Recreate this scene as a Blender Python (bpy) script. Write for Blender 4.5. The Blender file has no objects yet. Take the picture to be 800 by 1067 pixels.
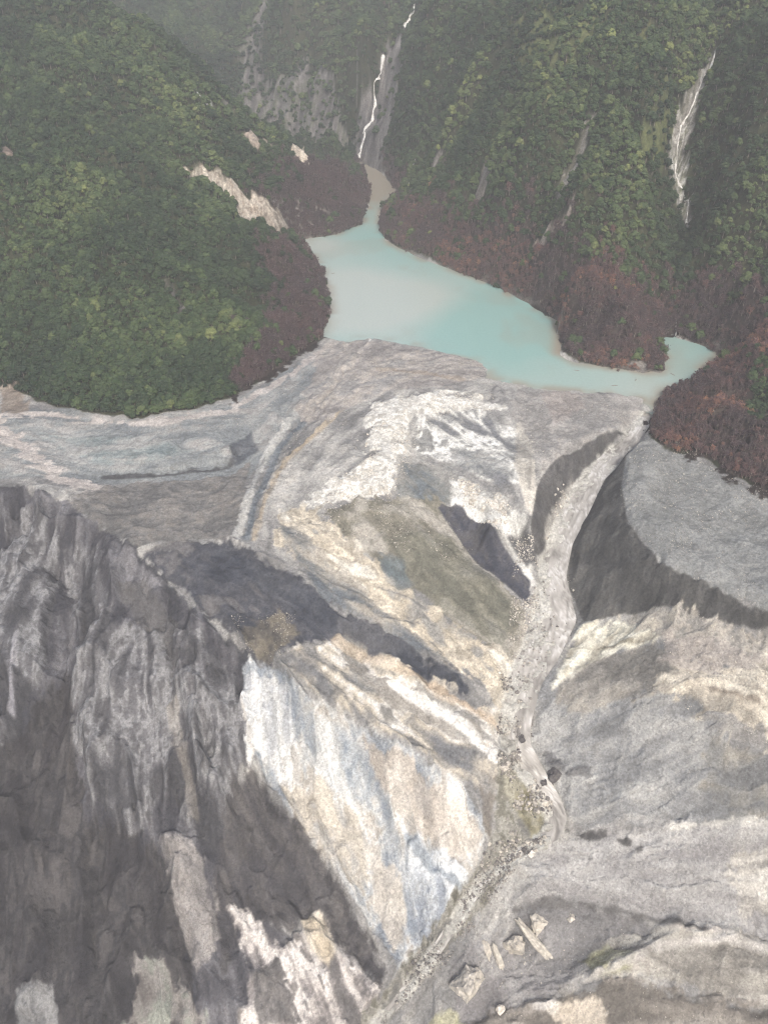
import bpy, bmesh, math, random
import numpy as np
from mathutils import Vector, noise as mnoise

rng = np.random.default_rng(7)
random.seed(7)
SC = bpy.context.scene
COL = SC.collection

# ------------------------------------------------------------------ camera, sky, sun, exposure
H = 450.0                     # helicopter height above the lake (lake surface is z = 0)
PITCH = math.radians(38.0)    # looking down
FOC = 806.0                   # focal length in units of an 800 x 1067 frame
cam_d = bpy.data.cameras.new('camera')
cam_d.sensor_fit = 'VERTICAL'
cam_d.angle = 2 * math.atan(533.5 / FOC)
cam_d.clip_start = 1.0
cam_d.clip_end = 9000.0
cam = bpy.data.objects.new('camera', cam_d)
cam.location = (0, 0, H)
cam.rotation_euler = (math.pi / 2 - PITCH, 0, 0)
COL.objects.link(cam)
SC.camera = cam

SUN_EL, SUN_AZ = math.radians(47), math.radians(168)   # azimuth clockwise from +Y (north)
world = bpy.data.worlds.new('World'); SC.world = world; world.use_nodes = True
wn = world.node_tree.nodes; wl = world.node_tree.links
bg = wn['Background']
sky = wn.new('ShaderNodeTexSky'); sky.sky_type = 'NISHITA'; sky.sun_disc = False
sky.sun_elevation = SUN_EL; sky.sun_rotation = SUN_AZ
sky.air_density = 1.0; sky.dust_density = 6.0; sky.ozone_density = 1.0
wl.new(sky.outputs[0], bg.inputs[0]); bg.inputs[1].default_value = 0.15
sun_d = bpy.data.lights.new('sun', 'SUN'); sun_d.energy = 1.5; sun_d.angle = math.radians(12)
sun_d.color = (1.0, 0.985, 0.96)
sun = bpy.data.objects.new('sun', sun_d); COL.objects.link(sun)
sd_ = Vector((math.sin(SUN_AZ) * math.cos(SUN_EL), math.cos(SUN_AZ) * math.cos(SUN_EL), math.sin(SUN_EL)))
sun.rotation_euler = sd_.to_track_quat('Z', 'Y').to_euler()
sun.location = (0, 0, 1200)
SC.view_settings.view_transform = 'Standard'; SC.view_settings.look = 'None'
SC.view_settings.exposure = 0.42; SC.view_settings.gamma = 1.0
SC.view_settings.use_curve_mapping = False
SC.cycles.volume_bounces = 1
SC.cycles.max_bounces = 6
SC.cycles.filter_width = 1.2
SC.cycles.use_denoising = True
SC.cycles.denoising_prefilter = 'NONE'
SC.cycles.use_adaptive_sampling = False

# ------------------------------------------------------------------ small maths helpers
CP, SP = math.cos(PITCH), math.sin(PITCH)
def ray(u, v):
    """direction of the line of sight to a place in the photograph (800 x 1067)"""
    a, b = (u - 400) / FOC, (533.5 - v) / FOC
    return np.array([a, CP + b * SP, -SP + b * CP])
def at_z(u, v, z):
    d = ray(u, v); t = (z - H) / d[2]
    return (d[0] * t, d[1] * t, z)
def sm(a, b, x):
    t = np.clip((x - a) / (b - a), 0, 1)
    return t * t * (3 - 2 * t)
_T = rng.random((512, 512)).astype(np.float32)
def vn(x, y, seed=0):
    """value noise 0..1"""
    x = x + seed * 37.31; y = y + seed * 91.77
    xi = np.floor(x).astype(np.int64); yi = np.floor(y).astype(np.int64)
    fx = (x - xi).astype(np.float32); fy = (y - yi).astype(np.float32)
    fx = fx * fx * fx * (fx * (fx * 6 - 15) + 10); fy = fy * fy * fy * (fy * (fy * 6 - 15) + 10)
    x0 = xi & 511; x1 = (xi + 1) & 511; y0 = yi & 511; y1 = (yi + 1) & 511
    a = _T[y0, x0]; b = _T[y0, x1]; c = _T[y1, x0]; d = _T[y1, x1]
    return a + (b - a) * fx + (c - a) * fy + (a - b - c + d) * fx * fy
def fbm(x, y, wl_, octv=4, seed=0, gain=0.5):
    s = 0; a = 1; n = 0; f = 1.0 / wl_
    for o in range(octv):
        s = s + a * vn(x * f, y * f, seed + o * 3); n += a
        a *= gain; f *= 2.03
    return s / n
def ridged(x, y, wl_, octv=4, seed=0):
    s = 0; a = 1; n = 0; f = 1.0 / wl_
    for o in range(octv):
        s = s + a * (1 - np.abs(2 * vn(x * f, y * f, seed + o * 5) - 1)); n += a
        a *= 0.5; f *= 2.07
    return s / n
def uni(a):
    """spread a noise field over 0..1 evenly"""
    a = (a - a.mean()) / (a.std() + 1e-9)
    return (1 / (1 + np.exp(-1.7 * a))).astype(np.float32)
def lin(c):
    c = np.array(c, dtype=np.float64) / 255.0
    return np.where(c <= 0.04045, c / 12.92, ((c + 0.055) / 1.055) ** 2.4)

# ------------------------------------------------------------------ survey of the valley: heights along shores, crests and channels
P = []                                     # x, y, z
def pt(*uvz):
    for u, v, z in uvz: P.append(at_z(u, v, z))
def line(pts, step=22.0, world_pts=False):
    q = [np.array(p if world_pts else at_z(*p)) for p in pts]
    for a, b in zip(q[:-1], q[1:]):
        n = max(1, int(np.linalg.norm((b - a)[:2]) / step))
        for k in range(n): P.append(tuple(a + (b - a) * k / n))
    P.append(tuple(q[-1]))
def wpt(*xyz): P.extend(xyz)

LEFT_SHORE = [(374, 168), (380, 182), (386, 200), (384, 212), (377, 232), (350, 244), (315, 250), (323, 263), (335, 280), (341, 300), (344, 330), (338, 353)]
DAM_SHORE = [(338, 353), (360, 355), (385, 352), (440, 362), (500, 377), (510, 394), (560, 405), (640, 410), (667, 417)]
OUTLET_R = [(680, 428), (692, 408), (720, 395), (752, 371)]
RIGHT_SHORE = [(752, 371), (735, 362), (712, 354), (702, 350), (692, 352), (688, 388), (650, 385), (600, 378), (583, 368), (584, 350), (580, 335), (550, 316), (520, 300), (490, 288), (440, 270), (410, 255), (394, 240), (400, 218), (416, 201), (406, 190), (392, 176), (374, 168)]
for pl in (LEFT_SHORE, DAM_SHORE, OUTLET_R, RIGHT_SHORE): line([(u, v, 0.0) for u, v in pl], 30)
pt((390, 262, -12), (420, 290, -14), (380, 300, -14), (470, 320, -14), (520, 345, -14), (560, 370, -14), (620, 397, -10), (655, 402, -8), (712, 375, -8), (394, 206, -4), (400, 230, -8), (345, 256, -5), (370, 250, -9))
# left forested hill
pt((60, 250, 110), (150, 250, 95), (250, 250, 60), (250, 330, 22), (150, 330, 40), (50, 330, 47), (290, 300, 18), (300, 350, 8), (200, 390, 14), (100, 395, 18), (20, 380, 20),
   (0, 180, 168), (100, 180, 162), (200, 180, 125), (280, 185, 92), (300, 212, 52), (340, 215, 30), (345, 190, 45),
   (0, 0, 333), (0, 62, 268), (60, 0, 330), (105, 5, 318), (100, 85, 240), (150, 50, 266), (150, 110, 205), (200, 102, 203), (250, 138, 145), (300, 157, 100), (345, 175, 60), (365, 190, 28),
   (-150, 60, 272), (-150, 0, 335), (-150, 200, 160), (-150, 330, 60))
line([(-200, 400, 18), (-60, 392, 12), (0, 398, 9), (60, 427, 5), (150, 436, 4), (240, 418, 4), (290, 385, 3), (325, 358, 2)], 30)
# valley behind it and the far mountain
line([(225, 108, 75), (265, 130, 45), (310, 150, 22), (355, 163, 6)], 40)
pt((200, 50, 175), (150, 0, 262), (300, 60, 165), (300, 0, 280), (330, 120, 68), (270, 95, 95), (240, 60, 150), (350, 60, 185), (370, 130, 60),
   (390, 120, 92), (396, 60, 190), (430, 0, 290), (400, 100, 122), (420, 60, 205), (380, 20, 262))
# right mountain
pt((450, 180, 62), (450, 100, 172), (450, 0, 312), (500, 250, 42), (500, 150, 152), (500, 50, 262), (500, 0, 322), (425, 205, 18),
   (600, 290, 72), (600, 200, 150), (600, 100, 242), (600, 0, 343), (555, 250, 70), (550, 150, 180), (640, 300, 62), (655, 180, 172), (660, 240, 112), (640, 345, 28),
   (780, 300, 82), (780, 200, 168), (780, 100, 257), (780, 0, 352), (690, 0, 352), (690, 90, 262), (650, 100, 250),
   (1000, 300, 120), (1000, 200, 190), (1000, 60, 320), (760, 335, 25), (730, 330, 25))
line([(703, 350, 2), (702, 320, 22), (700, 290, 46), (715, 232, 102), (712, 200, 132), (705, 150, 186), (718, 100, 240), (742, 55, 288)], 30)
# wooded knoll on the right bank
line([(674, 448, 1.5), (700, 470, 3), (740, 484, 4), (790, 512, 4), (900, 570, 2)], 25)
pt((800, 400, 40), (800, 350, 46), (745, 425, 18), (770, 450, 20), (715, 425, 6), (900, 440, 50), (900, 380, 60))
# dam top
pt((400, 365, 3), (360, 380, 4), (340, 400, 4), (450, 395, 8), (480, 385, 6), (440, 420, 7), (300, 440, 0), (250, 440, 0), (100, 445, -2), (0, 440, 3), (-100, 440, 4),
   (0, 490, -2), (60, 500, -5), (200, 465, -3), (170, 520, -11), (100, 520, -10), (200, 545, -17), (250, 520, -13), (330, 480, -2), (400, 480, -4), (350, 540, -17), (560, 420, 3), (620, 425, 2), (540, 450, -3), (590, 450, -1), (500, 440, 0), (450, 460, -5))
line([(110, 498, -9), (180, 496, -12), (240, 489, -13), (262, 462, -8)], 14)
line([(60, 488, -4), (180, 484, -6), (240, 470, -4)], 20)
# crest of the eroded face
CREST = [(-150, 500, -4), (-40, 502, -4), (15, 510, -5), (70, 530, -10), (130, 572, -20), (165, 605, -33), (200, 640, -45), (270, 695, -67), (330, 722, -78), (400, 768, -106), (450, 800, -126), (490, 835, -145)]
line(CREST, 14)
pt((30, 560, -38), (60, 600, -52), (0, 600, -50), (0, 700, -82), (100, 700, -83), (150, 660, -64), (160, 760, -112), (100, 850, -152), (0, 850, -150), (0, 1060, -222), (100, 1060, -230), (50, 960, -195),
   (200, 750, -100), (200, 900, -186), (250, 1000, -232), (200, 1062, -246), (300, 800, -132), (250, 800, -128), (350, 860, -175), (300, 900, -192), (400, 860, -170), (400, 950, -222), (330, 1000, -236), (450, 880, -176), (460, 920, -194), (430, 850, -158),
   (-200, 700, -80), (-200, 900, -160), (-150, 1100, -235), (330, 760, -104), (270, 740, -96))
# breach stream (thalweg)
STREAM = [(676, 424, -1.5), (668, 440, -4), (655, 458, -10), (618, 496, -22), (594, 545, -39), (578, 600, -58), (574, 640, -71), (556, 690, -89), (538, 735, -107), (536, 775, -123), (549, 802, -137), (568, 830, -147), (577, 850, -155), (574, 869, -161), (542, 889, -175), (505, 916, -190), (450, 1000, -226), (392, 1060, -252), (350, 1110, -268), (290, 1180, -285)]
line(STREAM, 12)
pt((522, 830, -144), (530, 860, -160), (515, 800, -124))
# left bank
line([(655, 446, -1), (610, 462, -2), (572, 484, -4), (558, 510, -10), (553, 545, -22)], 12)
line([(640, 462, -10), (605, 490, -20), (580, 530, -33), (562, 580, -46)], 14)
pt((480, 520, -20), (430, 560, -28), (400, 620, -50), (450, 660, -70), (515, 650, -74), (500, 720, -96), (350, 650, -58), (300, 600, -35), (380, 700, -82), (440, 760, -112), (510, 560, -32), (520, 800, -124), (545, 560, -38), (500, 600, -50))
line([(458, 532, -28), (500, 568, -45), (545, 620, -66)], 12)
# right bank: terrace edge and wall foot
line([(668, 458, -3), (648, 478, -4), (645, 510, -5), (652, 545, -6), (690, 592, -9), (740, 612, -10), (800, 638, -12), (950, 690, -16)], 12)
line([(640, 480, -16), (617, 520, -28), (603, 560, -40), (600, 600, -55), (612, 640, -66), (660, 640, -50), (700, 634, -30), (740, 645, -28), (800, 656, -25), (950, 710, -26)], 10)
pt((700, 520, -2), (760, 560, -4), (700, 490, 1), (780, 600, -7), (900, 600, -4), (720, 570, -5),
   (700, 680, -50), (640, 672, -72), (790, 720, -52), (620, 710, -84), (700, 800, -116), (790, 800, -102), (600, 750, -106), (640, 760, -104), (600, 850, -152), (650, 840, -136), (700, 900, -162), (790, 900, -152), (600, 950, -202), (640, 900, -170), (700, 1000, -208), (790, 1000, -198), (700, 1062, -240), (500, 1000, -224), (480, 1060, -250), (600, 1060, -246), (560, 920, -182), (520, 960, -210), (740, 960, -186), (620, 1000, -216),
   (950, 800, -105), (950, 900, -150), (950, 1060, -225), (570, 720, -96))
wpt((-900, 60, -330), (-300, 60, -330), (0, 40, -330), (300, 60, -330), (900, 60, -330), (0, 150, -300), (-300, 150, -280), (300, 150, -285))
for x in (-1800, -1100, -500, 0, 500, 1100, 1800):
    wpt((x, 2900, 620), (x, 3400, 760))
wpt((-1500, 1300, 330), (-1700, 2000, 420), (1500, 1300, 420), (1300, 900, 280), (1700, 2100, 520), (600, 1700, 480), (900, 1500, 480), (100, 2300, 400), (-900, 700, 10), (-900, 400, -100), (1000, 500, -10), (1000, 350, -120), (350, 1900, 420), (-200, 2500, 420), (-700, 2500, 420), (-700, 1650, 150), (-400, 1800, 95), (-1100, 1700, 210))

Pn = np.array(P, dtype=np.float64)
key = np.round(Pn[:, :2] / 3).astype(int)
_, ui = np.unique(key, axis=0, return_index=True)
Pn = Pn[np.sort(ui)]
def rbf_fit(Q, z, lam=0.6):
    n = len(Q)
    A = -np.sqrt(((Q[:, None] - Q[None]) ** 2).sum(-1) + 9.0)
    A[np.diag_indices(n)] -= lam
    Pm = np.c_[np.ones(n), Q / 1000.0]
    M = np.block([[A, Pm], [Pm.T, np.zeros((3, 3))]])
    return np.linalg.solve(M, np.r_[z, 0, 0, 0])
Wt = rbf_fit(Pn[:, :2], Pn[:, 2]).astype(np.float32)
def rbf_eval(x, y):
    sh = x.shape; x = x.ravel().astype(np.float32); y = y.ravel().astype(np.float32)
    out = np.empty_like(x); q = Pn.astype(np.float32); n = len(q)
    for i in range(0, len(x), 20000):
        dx = x[i:i + 20000, None] - q[None, :, 0]; dy = y[i:i + 20000, None] - q[None, :, 1]
        dx *= dx; dy *= dy; dx += dy; dx += 9.0; np.sqrt(dx, out=dx)
        out[i:i + 20000] = -(dx @ Wt[:n]) + Wt[n] + Wt[n + 1] * x[i:i + 20000] / 1000 + Wt[n + 2] * y[i:i + 20000] / 1000
    return out.reshape(sh)

# grid: rows get wider apart with distance
ys = [110.0]
while ys[-1] < 3100:
    y = ys[-1]
    ys.append(y + (0.8 if y < 640 else min(7.0, 0.8 + (y - 640) * 0.0045)))
YS = np.array(ys); NR = len(YS); NC = 860
def half(y): return 0.5 * 1.22 * (480 + 0.66 * y)
TS = np.linspace(-1, 1, NC)
GX = (half(YS)[:, None] * TS[None, :]).astype(np.float32)
GY = np.repeat(YS[:, None], NC, 1).astype(np.float32)
print('grid', NR, NC, 'control', len(Pn))
def gidx(x, y):
    r = np.interp(y, YS, np.arange(NR)); c = (x / half(y) + 1) * 0.5 * (NC - 1)
    return np.clip(r, 0, NR - 1.001), np.clip(c, 0, NC - 1.001)
def samp(F, x, y):
    r, c = gidx(x, y)
    r0 = r.astype(np.int64); c0 = c.astype(np.int64); fr = (r - r0).astype(np.float32); fc = (c - c0).astype(np.float32)
    return (F[r0, c0] * (1 - fr) * (1 - fc) + F[r0 + 1, c0] * fr * (1 - fc) + F[r0, c0 + 1] * (1 - fr) * fc + F[r0 + 1, c0 + 1] * fr * fc)
ZB = rbf_eval(GX, GY)

def grad(Z):
    zr, zc = np.gradient(Z)
    dyr = np.gradient(YS)[:, None]; dxc = (2 * half(YS) / (NC - 1))[:, None]
    gx = zc / dxc
    # row step also moves x: x = half(y) * t
    dxdy = (0.5 * 1.22 * 0.66) * TS[None, :]
    gy = zr / dyr - gx * dxdy
    return gx, gy
def blur(F, n):
    for _ in range(n):
        F = (np.vstack([F[:1], F[:-1]]) + F * 2 + np.vstack([F[1:], F[-1:]])) / 4
        F = (np.hstack([F[:, :1], F[:, :-1]]) + F * 2 + np.hstack([F[:, 1:], F[:, -1:]])) / 4
    return F

ZCUR = [ZB]
def at_many(uv, Z=None):
    """where the lines of sight to these places of the photograph meet the ground"""
    Z = ZCUR[0] if Z is None else Z
    D = np.array([ray(u, v) for u, v in uv])
    res = np.zeros((len(uv), 2)); done = np.zeros(len(uv), bool)
    ts = np.geomspace(250, 5200, 900)
    prev = np.full(len(uv), ts[0])
    for t in ts[1:]:
        p = D * t
        below = (H + p[:, 2] < samp(Z, p[:, 0], np.clip(p[:, 1], 111, 3099))) & ~done
        if below.any():
            lo = prev.copy(); hi = np.full(len(uv), t)
            for _ in range(12):
                m = (lo + hi) / 2; q = D * m[:, None]
                b = H + q[:, 2] < samp(Z, q[:, 0], np.clip(q[:, 1], 111, 3099))
                hi = np.where(b, m, hi); lo = np.where(b, lo, m)
            q = D * hi[:, None]
            res[below] = q[below, :2]; done |= below
        prev[~done] = t
    if (~done).any():
        q = D * 4000; res[~done] = q[~done, :2]
    return res
def seg_dist(px, py, poly, closed=True):
    best = np.full(px.shape, 1e9, np.float32)
    n = len(poly)
    for i in range(n if closed else n - 1):
        a = poly[i]; b = poly[(i + 1) % n]
        dx, dy = b - a; L = dx * dx + dy * dy + 1e-9
        t = np.clip(((px - a[0]) * dx + (py - a[1]) * dy) / L, 0, 1)
        d = (px - a[0] - t * dx) ** 2 + (py - a[1] - t * dy) ** 2
        np.minimum(best, d, out=best)
    return np.sqrt(best)
def inside(px, py, poly):
    c = np.zeros(px.shape, bool); n = len(poly)
    for i in range(n):
        x1, y1 = poly[i]; x2, y2 = poly[(i + 1) % n]
        if y1 == y2: continue
        k = ((y1 > py) != (y2 > py)) & (px < (x2 - x1) * (py - y1) / (y2 - y1) + x1)
        c ^= k
    return c
def sdist(px, py, poly, pad=40.0):
    """signed distance, positive inside; far outside = -pad"""
    out = np.full(px.shape, -pad, np.float32)
    lo = poly.min(0) - pad; hi = poly.max(0) + pad
    m = (px > lo[0]) & (px < hi[0]) & (py > lo[1]) & (py < hi[1])
    if m.any():
        x = px[m]; y = py[m]
        d = np.minimum(seg_dist(x, y, poly), pad * 6)
        out[m] = np.where(inside(x, y, poly), d, -np.minimum(d, pad))
    return out

# ------------------------------------------------------------------ forest, lake and dam areas on the map
lsh = at_many(LEFT_SHORE)
def zline(pl, z=0.0): return np.array([at_z(u, v, z)[:2] for u, v in pl])
FOREST_L = np.vstack([np.array([at_z(*p)[:2] for p in [(-200, 400, 18), (-60, 392, 12), (0, 398, 9), (60, 427, 5), (150, 436, 4), (240, 418, 4), (290, 385, 3), (325, 358, 2)]]),
                      zline(LEFT_SHORE[::-1]), [(-60, 1990), (100, 2300), (100, 3200), (-2500, 3200), (-2500, 800)]])
FOREST_R = np.vstack([zline(RIGHT_SHORE[::-1]), zline([(720, 395), (692, 408), (680, 428)]), np.array([at_z(*p)[:2] for p in [(674, 448, 1.5), (700, 470, 3), (740, 484, 4), (790, 512, 4), (900, 570, 2)]]),
                      [(900, 560), (2500, 700), (2500, 3200), (100, 3200), (100, 2300), (-60, 1990)]])
LAKE = np.vstack([zline(LEFT_SHORE), zline(DAM_SHORE[1:]), zline(OUTLET_R), zline(RIGHT_SHORE[1:-1])])
wx = GX + 24 * (fbm(GX, GY, 44, 4, 11, .6) - 0.5); wy = GY + 24 * (fbm(GX, GY, 44, 4, 17, .6) - 0.5)
SFL = sdist(wx, wy, FOREST_L, 120); SFR = sdist(wx, wy, FOREST_R, 120)
wx2 = GX + 30 * (fbm(GX, GY, 48, 5, 12, 0.65) - 0.5); wy2 = GY + 30 * (fbm(GX, GY, 48, 5, 19, 0.65) - 0.5)
SLK = sdist(wx2, wy2, LAKE, 60)
HILL = np.maximum(sm(-6, 6, SFL), sm(-6, 6, SFR))

# ------------------------------------------------------------------ flow of debris and fall lines
STROKES = [(20,460,120,470),(130,450,240,440),(120,500,230,490),(20,485,100,495),(130,530,240,540),(150,550,240,530),(385,355,300,440),(300,440,262,500),(262,500,250,560),(350,440,300,490),(300,490,268,550),
 (480,390,400,400),(400,410,340,460),(440,425,415,480),(400,470,330,520),(450,440,540,470),(540,430,556,520),(520,430,545,510),(460,500,550,560),(470,540,550,620),(420,480,500,520),(300,540,400,620),(400,600,520,690),(350,620,470,700),
 (300,690,480,780),(400,740,515,800),(240,590,440,700),(200,590,300,680),(280,700,300,800),(350,760,380,860),(420,790,450,900),(470,850,480,930),(400,870,430,980),(20,530,10,700),(60,540,30,700),(120,600,90,800),(180,650,200,850),(240,700,260,830),
 (100,850,90,1000),(20,800,20,1000),(200,900,230,1050),(250,830,380,1020),(300,950,340,1060),(150,1000,160,1060),(620,660,570,720),(760,660,650,700),(790,730,690,700),(700,780,580,830),(640,740,570,770),(780,800,620,850),(790,880,580,890),(780,960,600,940),(790,1030,560,1040),
 (700,500,800,560),(640,500,620,620),(720,600,715,640),(780,630,780,655),(560,500,565,570),(612,500,575,600),(570,650,530,750),(540,800,575,860),(500,920,400,1050),(600,420,640,440),(560,430,550,490),(560,1000,640,980)]
uv = [(s[0], s[1]) for s in STROKES] + [(s[2], s[3]) for s in STROKES]
W_ = at_many(uv); k = len(STROKES)
SA, SB = W_[:k], W_[k:]
sx, sy, c2, s2 = [], [], [], []
for a, b in zip(SA, SB):
    th = math.atan2(b[1] - a[1], b[0] - a[0])
    for f in (0, .33, .67, 1):
        p = a + (b - a) * f; sx.append(p[0]); sy.append(p[1]); c2.append(math.cos(2 * th)); s2.append(math.sin(2 * th))
cx = np.zeros((NR // 4 + 1, NC // 4 + 1), np.float32); cy = cx.copy()
gx4, gy4 = GX[::4, ::4], GY[::4, ::4]
cx = np.zeros_like(gx4); cy = np.zeros_like(gx4)
for x, y, c, s in zip(sx, sy, c2, s2):
    w = 1.0 / ((gx4 - x) ** 2 + (gy4 - y) ** 2 + 60) ** 1.6
    cx += w * c; cy += w * s
th4 = np.stack([cx, cy])
def up4(F):
    r = np.linspace(0, F.shape[0] - 1.001, NR); c = np.linspace(0, F.shape[1] - 1.001, NC)
    r0 = r.astype(int)[:, None]; c0 = c.astype(int)[None]; fr = (r - r.astype(int))[:, None]; fc = (c - c.astype(int))[None]
    return F[r0, c0] * (1 - fr) * (1 - fc) + F[r0 + 1, c0] * fr * (1 - fc) + F[r0, c0 + 1] * (1 - fr) * fc + F[r0 + 1, c0 + 1] * fr * fc
nrm = np.sqrt(cx ** 2 + cy ** 2) + 1e-20
th = 0.5 * np.arctan2(up4(cy / nrm), up4(cx / nrm))
DX, DY = np.cos(th).astype(np.float32), np.sin(th).astype(np.float32)
bgx, bgy = grad(blur(ZB, 14))
gn = np.sqrt(bgx ** 2 + bgy ** 2) + 1e-6
wob = 0.9 * (fbm(GX, GY, 30, 3, 61) - 0.5)
DX, DY = DX * np.cos(wob) - DY * np.sin(wob), DX * np.sin(wob) + DY * np.cos(wob)
GXN, GYN = (bgx / gn).astype(np.float32), (bgy / gn).astype(np.float32)

def lic(dx, dy, fields, step, n, mask=None):
    """average noise along the flow: streaks"""
    acc = [np.zeros(GX.shape, np.float32) for _ in fields]; tot = 0
    for sgn in (1, -1):
        x, y = GX.copy(), GY.copy(); pdx, pdy = dx * sgn, dy * sgn
        for i in range(n):
            w = 0.5 + 0.5 * math.cos(math.pi * i / n)
            for a, f in zip(acc, fields): a += w * f(x, y)
            tot += w
            x = x + pdx * step; y = y + pdy * step
            y = np.clip(y, 111, 3099)
            r, c = gidx(x, y); r = r.astype(np.int32); c = c.astype(np.int32)
            ndx = dx[r, c]; ndy = dy[r, c]
            s = np.where(ndx * pdx + ndy * pdy < 0, -1, 1).astype(np.float32)
            pdx, pdy = ndx * s, ndy * s
    return [a for a in acc]
S1, S2, S3, S4 = lic(DX, DY, [lambda x, y: vn(x / 2.2, y / 2.2, 3), lambda x, y: vn(x / 6.0, y / 6.0, 9), lambda x, y: vn(x / 15.0, y / 15.0, 23), lambda x, y: vn(x / 31.0, y / 31.0, 27)], 2.8, 15)
S1, S2, S3, S4 = uni(S1), uni(S2), uni(S3), uni(S4)
G1, G2 = lic(GXN, GYN, [lambda x, y: vn(x / 9.0, y / 9.0, 5), lambda x, y: vn(x / 34.0, y / 34.0, 8)], 8.0, 11)
G1, G2 = uni(G1), uni(G2)
N1 = uni(fbm(GX, GY, 14, 4, 31)); N2 = uni(fbm(GX, GY, 45, 4, 41)); N3 = uni(fbm(GX, GY, 4.5, 3, 51)); N4 = uni(fbm(GX, GY, 160, 3, 71))

# ------------------------------------------------------------------ heights: gullies, spurs, flutes, roughness
slope = np.sqrt(bgx ** 2 + bgy ** 2)
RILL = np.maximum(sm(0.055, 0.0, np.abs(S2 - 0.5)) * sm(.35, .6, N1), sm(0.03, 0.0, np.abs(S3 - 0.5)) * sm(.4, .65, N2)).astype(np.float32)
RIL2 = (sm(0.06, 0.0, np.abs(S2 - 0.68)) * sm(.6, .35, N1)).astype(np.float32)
RG = uni(ridged(GX + 14 * N1, GY * 0.7 + 14 * S2, 34, 4, 101))
Z = ZB.copy()
awayshore = np.clip(-SLK, 0, 60) / 60
hillamp = HILL * sm(0.0, 0.8, awayshore) * sm(2, 50, np.maximum(SFL, SFR))
Z += hillamp * ((G2 - 0.5) * 38 + (G1 - 0.5) * 8 + (ridged(GX + .5 * GY, GY, 190, 4, 81) - 0.6) * 70) * sm(0.1, 0.45, slope)
Z += HILL * sm(0, 0.5, awayshore) * (N1 - 0.5) * 3
for pl, dz, wd in (([(742, 55), (718, 100), (705, 150), (712, 200), (715, 232)], -12, 22), ([(396, 60), (386, 120), (376, 165)], -10, 25), ([(0, 110), (120, 140), (230, 185), (290, 215)], 15, 34), ([(0, 150), (110, 185), (200, 215), (285, 250)], -15, 34), ([(0, 240), (120, 265), (180, 300), (240, 345)], 13, 30), ([(0, 300), (100, 330), (170, 372)], -12, 28), ([(60, 20), (140, 80), (250, 150)], 10, 40),
                   ([(560, 40), (570, 130), (520, 215)], 16, 40), ([(640, 60), (655, 170), (640, 290)], 14, 36), ([(600, 110), (590, 185), (560, 255)], -14, 28), ([(470, 60), (480, 140), (440, 190)], 14, 40), ([(790, 60), (770, 180), (760, 280)], 14, 36)):
    w_ = at_many(pl); Z += dz * hillamp * np.exp(-(seg_dist(GX, GY, w_, False) / wd) ** 2)
DAM = (1 - HILL) * sm(-1, 7, -SLK)
steep = sm(0.25, 0.75, slope)
Z += DAM * (steep * ((.5 - np.abs(2 * S4 - 1)) * np.where(GX < 40, 13.0, 5.0) + (.5 - np.abs(2 * S3 - 1)) * np.where(GX < 40, 6.0, 2.5) * (.4 + N2) + (S2 - 0.5) * 1.3 * (0.3 + N1) + (S1 - 0.5) * 0.5 + (RG - 0.5) * np.where(GX < -20, 4.0, 2.5) - RILL * 1.1) + (1 - steep) * ((S2 - 0.5) * 0.5 + (S1 - 0.5) * 0.15)
            + (N2 - 0.5) * 3.0 * sm(8, 40, -SLK) + (N1 - 0.5) * 1.6 + (N3 - 0.5) * 0.7)
ZCUR[0] = Z
RELIEF = [([(12, 522), (45, 535), (62, 560), (52, 690), (20, 768), (2, 770), (-10, 620)], 9), ([(78, 705), (110, 640), (165, 660), (205, 730), (235, 870), (222, 895), (172, 822), (150, 860), (98, 838), (76, 770)], 9),
          ([(178, 650), (250, 700), (262, 770), (245, 832), (228, 892), (205, 800)], 8), ([(240, 812), (262, 808), (300, 842), (345, 905), (408, 1012), (396, 1030), (325, 955), (260, 960), (222, 900)], -7),
          ([(-60, 690), (10, 770), (72, 705), (92, 840), (140, 862), (185, 900), (200, 1000), (205, 1100), (-80, 1100)], -6), ([(252, 700), (300, 712), (312, 800), (290, 815), (262, 770)], 5),
          ([(420, 862), (440, 880), (485, 905), (492, 925), (440, 985), (425, 940)], 5), ([(238, 945), (262, 950), (300, 985), (330, 955), (352, 985), (400, 1040), (392, 1080), (250, 1080)], 5),
          ([(165, 870), (215, 890), (232, 980), (205, 1010), (180, 930)], 5), ([(640, 985), (700, 965), (800, 985), (850, 1040), (700, 1020), (610, 1020)], 7), ([(740, 780), (800, 790), (850, 850), (760, 850), (735, 820)], -5),
          ([(540, 945), (600, 942), (670, 958), (690, 975), (600, 1010), (540, 1030), (520, 1000)], -6), ([(604, 652), (650, 646), (696, 656), (680, 668), (630, 680), (600, 700), (574, 722), (585, 690)], 3),
          ([(384, 420), (445, 408), (500, 412), (470, 430), (432, 440), (420, 470), (415, 512), (340, 525), (385, 480)], 3), ([(318, 745), (360, 760), (392, 800), (380, 850), (345, 820)], -4), ([(480, 1070), (560, 1040), (630, 1020), (700, 1030), (850, 1060), (850, 1120), (480, 1120)], 5)]
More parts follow.
